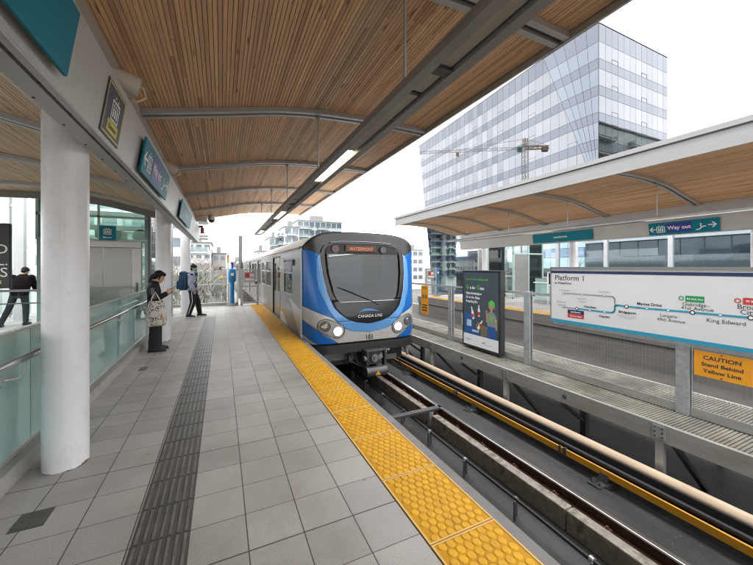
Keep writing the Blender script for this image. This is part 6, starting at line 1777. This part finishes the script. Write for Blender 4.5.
block('low white block showing above the rear roof of the train', 'building', 11.6, 15.2, 128, 140, -8, 7.4, 2.75, w_white, None, bay=1.8)
block('pale apartment block showing beside the train nose', 'building', 72, 80, 122, 134, -8, 9.0, 2.9, w_white, None, bay=2.2)
block('grey apartment block at the far end of the guideway beside the train', 'building', 60, 70, 128, 140, -8, 6.2, 2.9, w_grey, None, bay=2.2)
# long low terrace building behind the far platform screen
r = thing('office_terrace', 'low office building with long white floor slabs behind the far platform', 'building', (34, 8, -8))
b = MB(); b.box(32, 42, -14, 20, -8, 5.2); b.build('wall', M('dark_glass_wall', (.07, .09, .10), .06, .4, .3, .5), r)
for k in range(5):
    z = -6.5+2.6*k; MB().box(31.3, 32, -14, 20, z, z+.35).build('floor_slab', m_bal, r)
    b = MB()
    for i in range(24): b.box(31.95, 32.02, -14+1.42*i, -13.93+1.42*i, z+.35, z+2.6)
    m2 = b.build('mullion', m_frame, r)
    MB().box(31.32, 31.34, -14, 20, z+.35, z+1.3).build('railing', m_balglass, r)
# buildings behind the camera, mirrored in the office facade
block('dark glass block with balconies, mirrored in the corner of the office building', 'building', 66, 98, 3, 17, -8, 30.5, 3.0, M('teal_glass_wall', (.50, .58, .56), .4, 0, .2, .3), [(66.3, 73, 17.05, 18.1), (79, 89, 17.05, 18.1)], bay=2.5, wins=(.55, .7), sides='fl')

# ------------------------------------------------------------------ bare street trees
m_bark = M('bark', (.11, .085, .065), .9, 0, .3, 3)
m_twig = M('twig', (.27, .235, .21), .9, 0, .3, 3)
m_leaf = M('withered_leaf', (.16, .10, .05), .8, 0, .4, 2)
m_ever = M('evergreen_leaf', (.045, .075, .035), .8, 0, .4, 2)
def tree(loc, h, seed, label, leafy=.35, leafm=None):
    rr = random.Random(seed); r = thing('street_tree', label, 'tree', loc, 'trees along the street')
    tb = MB(); cb = MB(); lb = MB(); base = V(loc)
    def grow(p, d, L, rad_, depth):
        q = p+d*L; mid = p+d*L*.5+V((rr.uniform(-1, 1), rr.uniform(-1, 1), 0))*L*.05
        (tb if depth < 2 else cb).tube([p, mid, q], [rad_, rad_*.85, rad_*.68], 6 if depth < 2 else 4)
        if depth >= 3:
            for _ in range(7):
                if rr.random() < leafy:
                    c = p+d*L*rr.random()+V((rr.gauss(0, .22), rr.gauss(0, .22), rr.gauss(0, .18))); s = rr.uniform(.06, .15)
                    a = V((rr.gauss(0, 1), rr.gauss(0, 1), rr.gauss(0, 1))).normalized(); e = a.orthogonal().normalized()
                    lb.add([c-a*s-e*s*.5, c+a*s-e*s*.5, c+a*s+e*s*.5, c-a*s+e*s*.5], [(0, 1, 2, 3)])
        if depth < 6:
            for k in range(3 if depth < 4 else 2):
                nd = (d+V((rr.gauss(0, .42), rr.gauss(0, .42), rr.gauss(.08, .25)))).normalized()
                grow(q if k else p+d*L*rr.uniform(.6, .95), nd, L*rr.uniform(.62, .85), rad_*.62, depth+1)
    grow(base, V((0, 0, 1)), h*.3, h*.018, 0)
    tb.build('trunk', m_bark, r, smooth=True); cb.build('crown', m_twig, r)
    if lb.v: lb.build('leaves', leafm or m_leaf, r)
tree((-3.4, 31, -8), 11.0, 1, 'bare tree just beyond the fence, behind the backpacker', .015)
tree((-1.0, 37, -8), 10.2, 2, 'bare tree beyond the fence, between the backpacker and the help point', .015)
tree((-8.2, 36, -8), 11.6, 3, 'tree with withered leaves behind the white columns near the backpacker', .03)
tree((.9, 52, -8), 10.8, 4, 'bare tree behind the help point down the street', .015)
tree((-2.6, 60, -8), 12.0, 5, 'tall bare tree in front of the brown apartment block', .015)
tree((-5.6, 46, -8), 10.4, 6, 'dark evergreen bushy tree between the white columns', .45, m_ever)
tree((2.2, 70, -8), 11.4, 7, 'distant bare tree beside the tail of the train', .015)
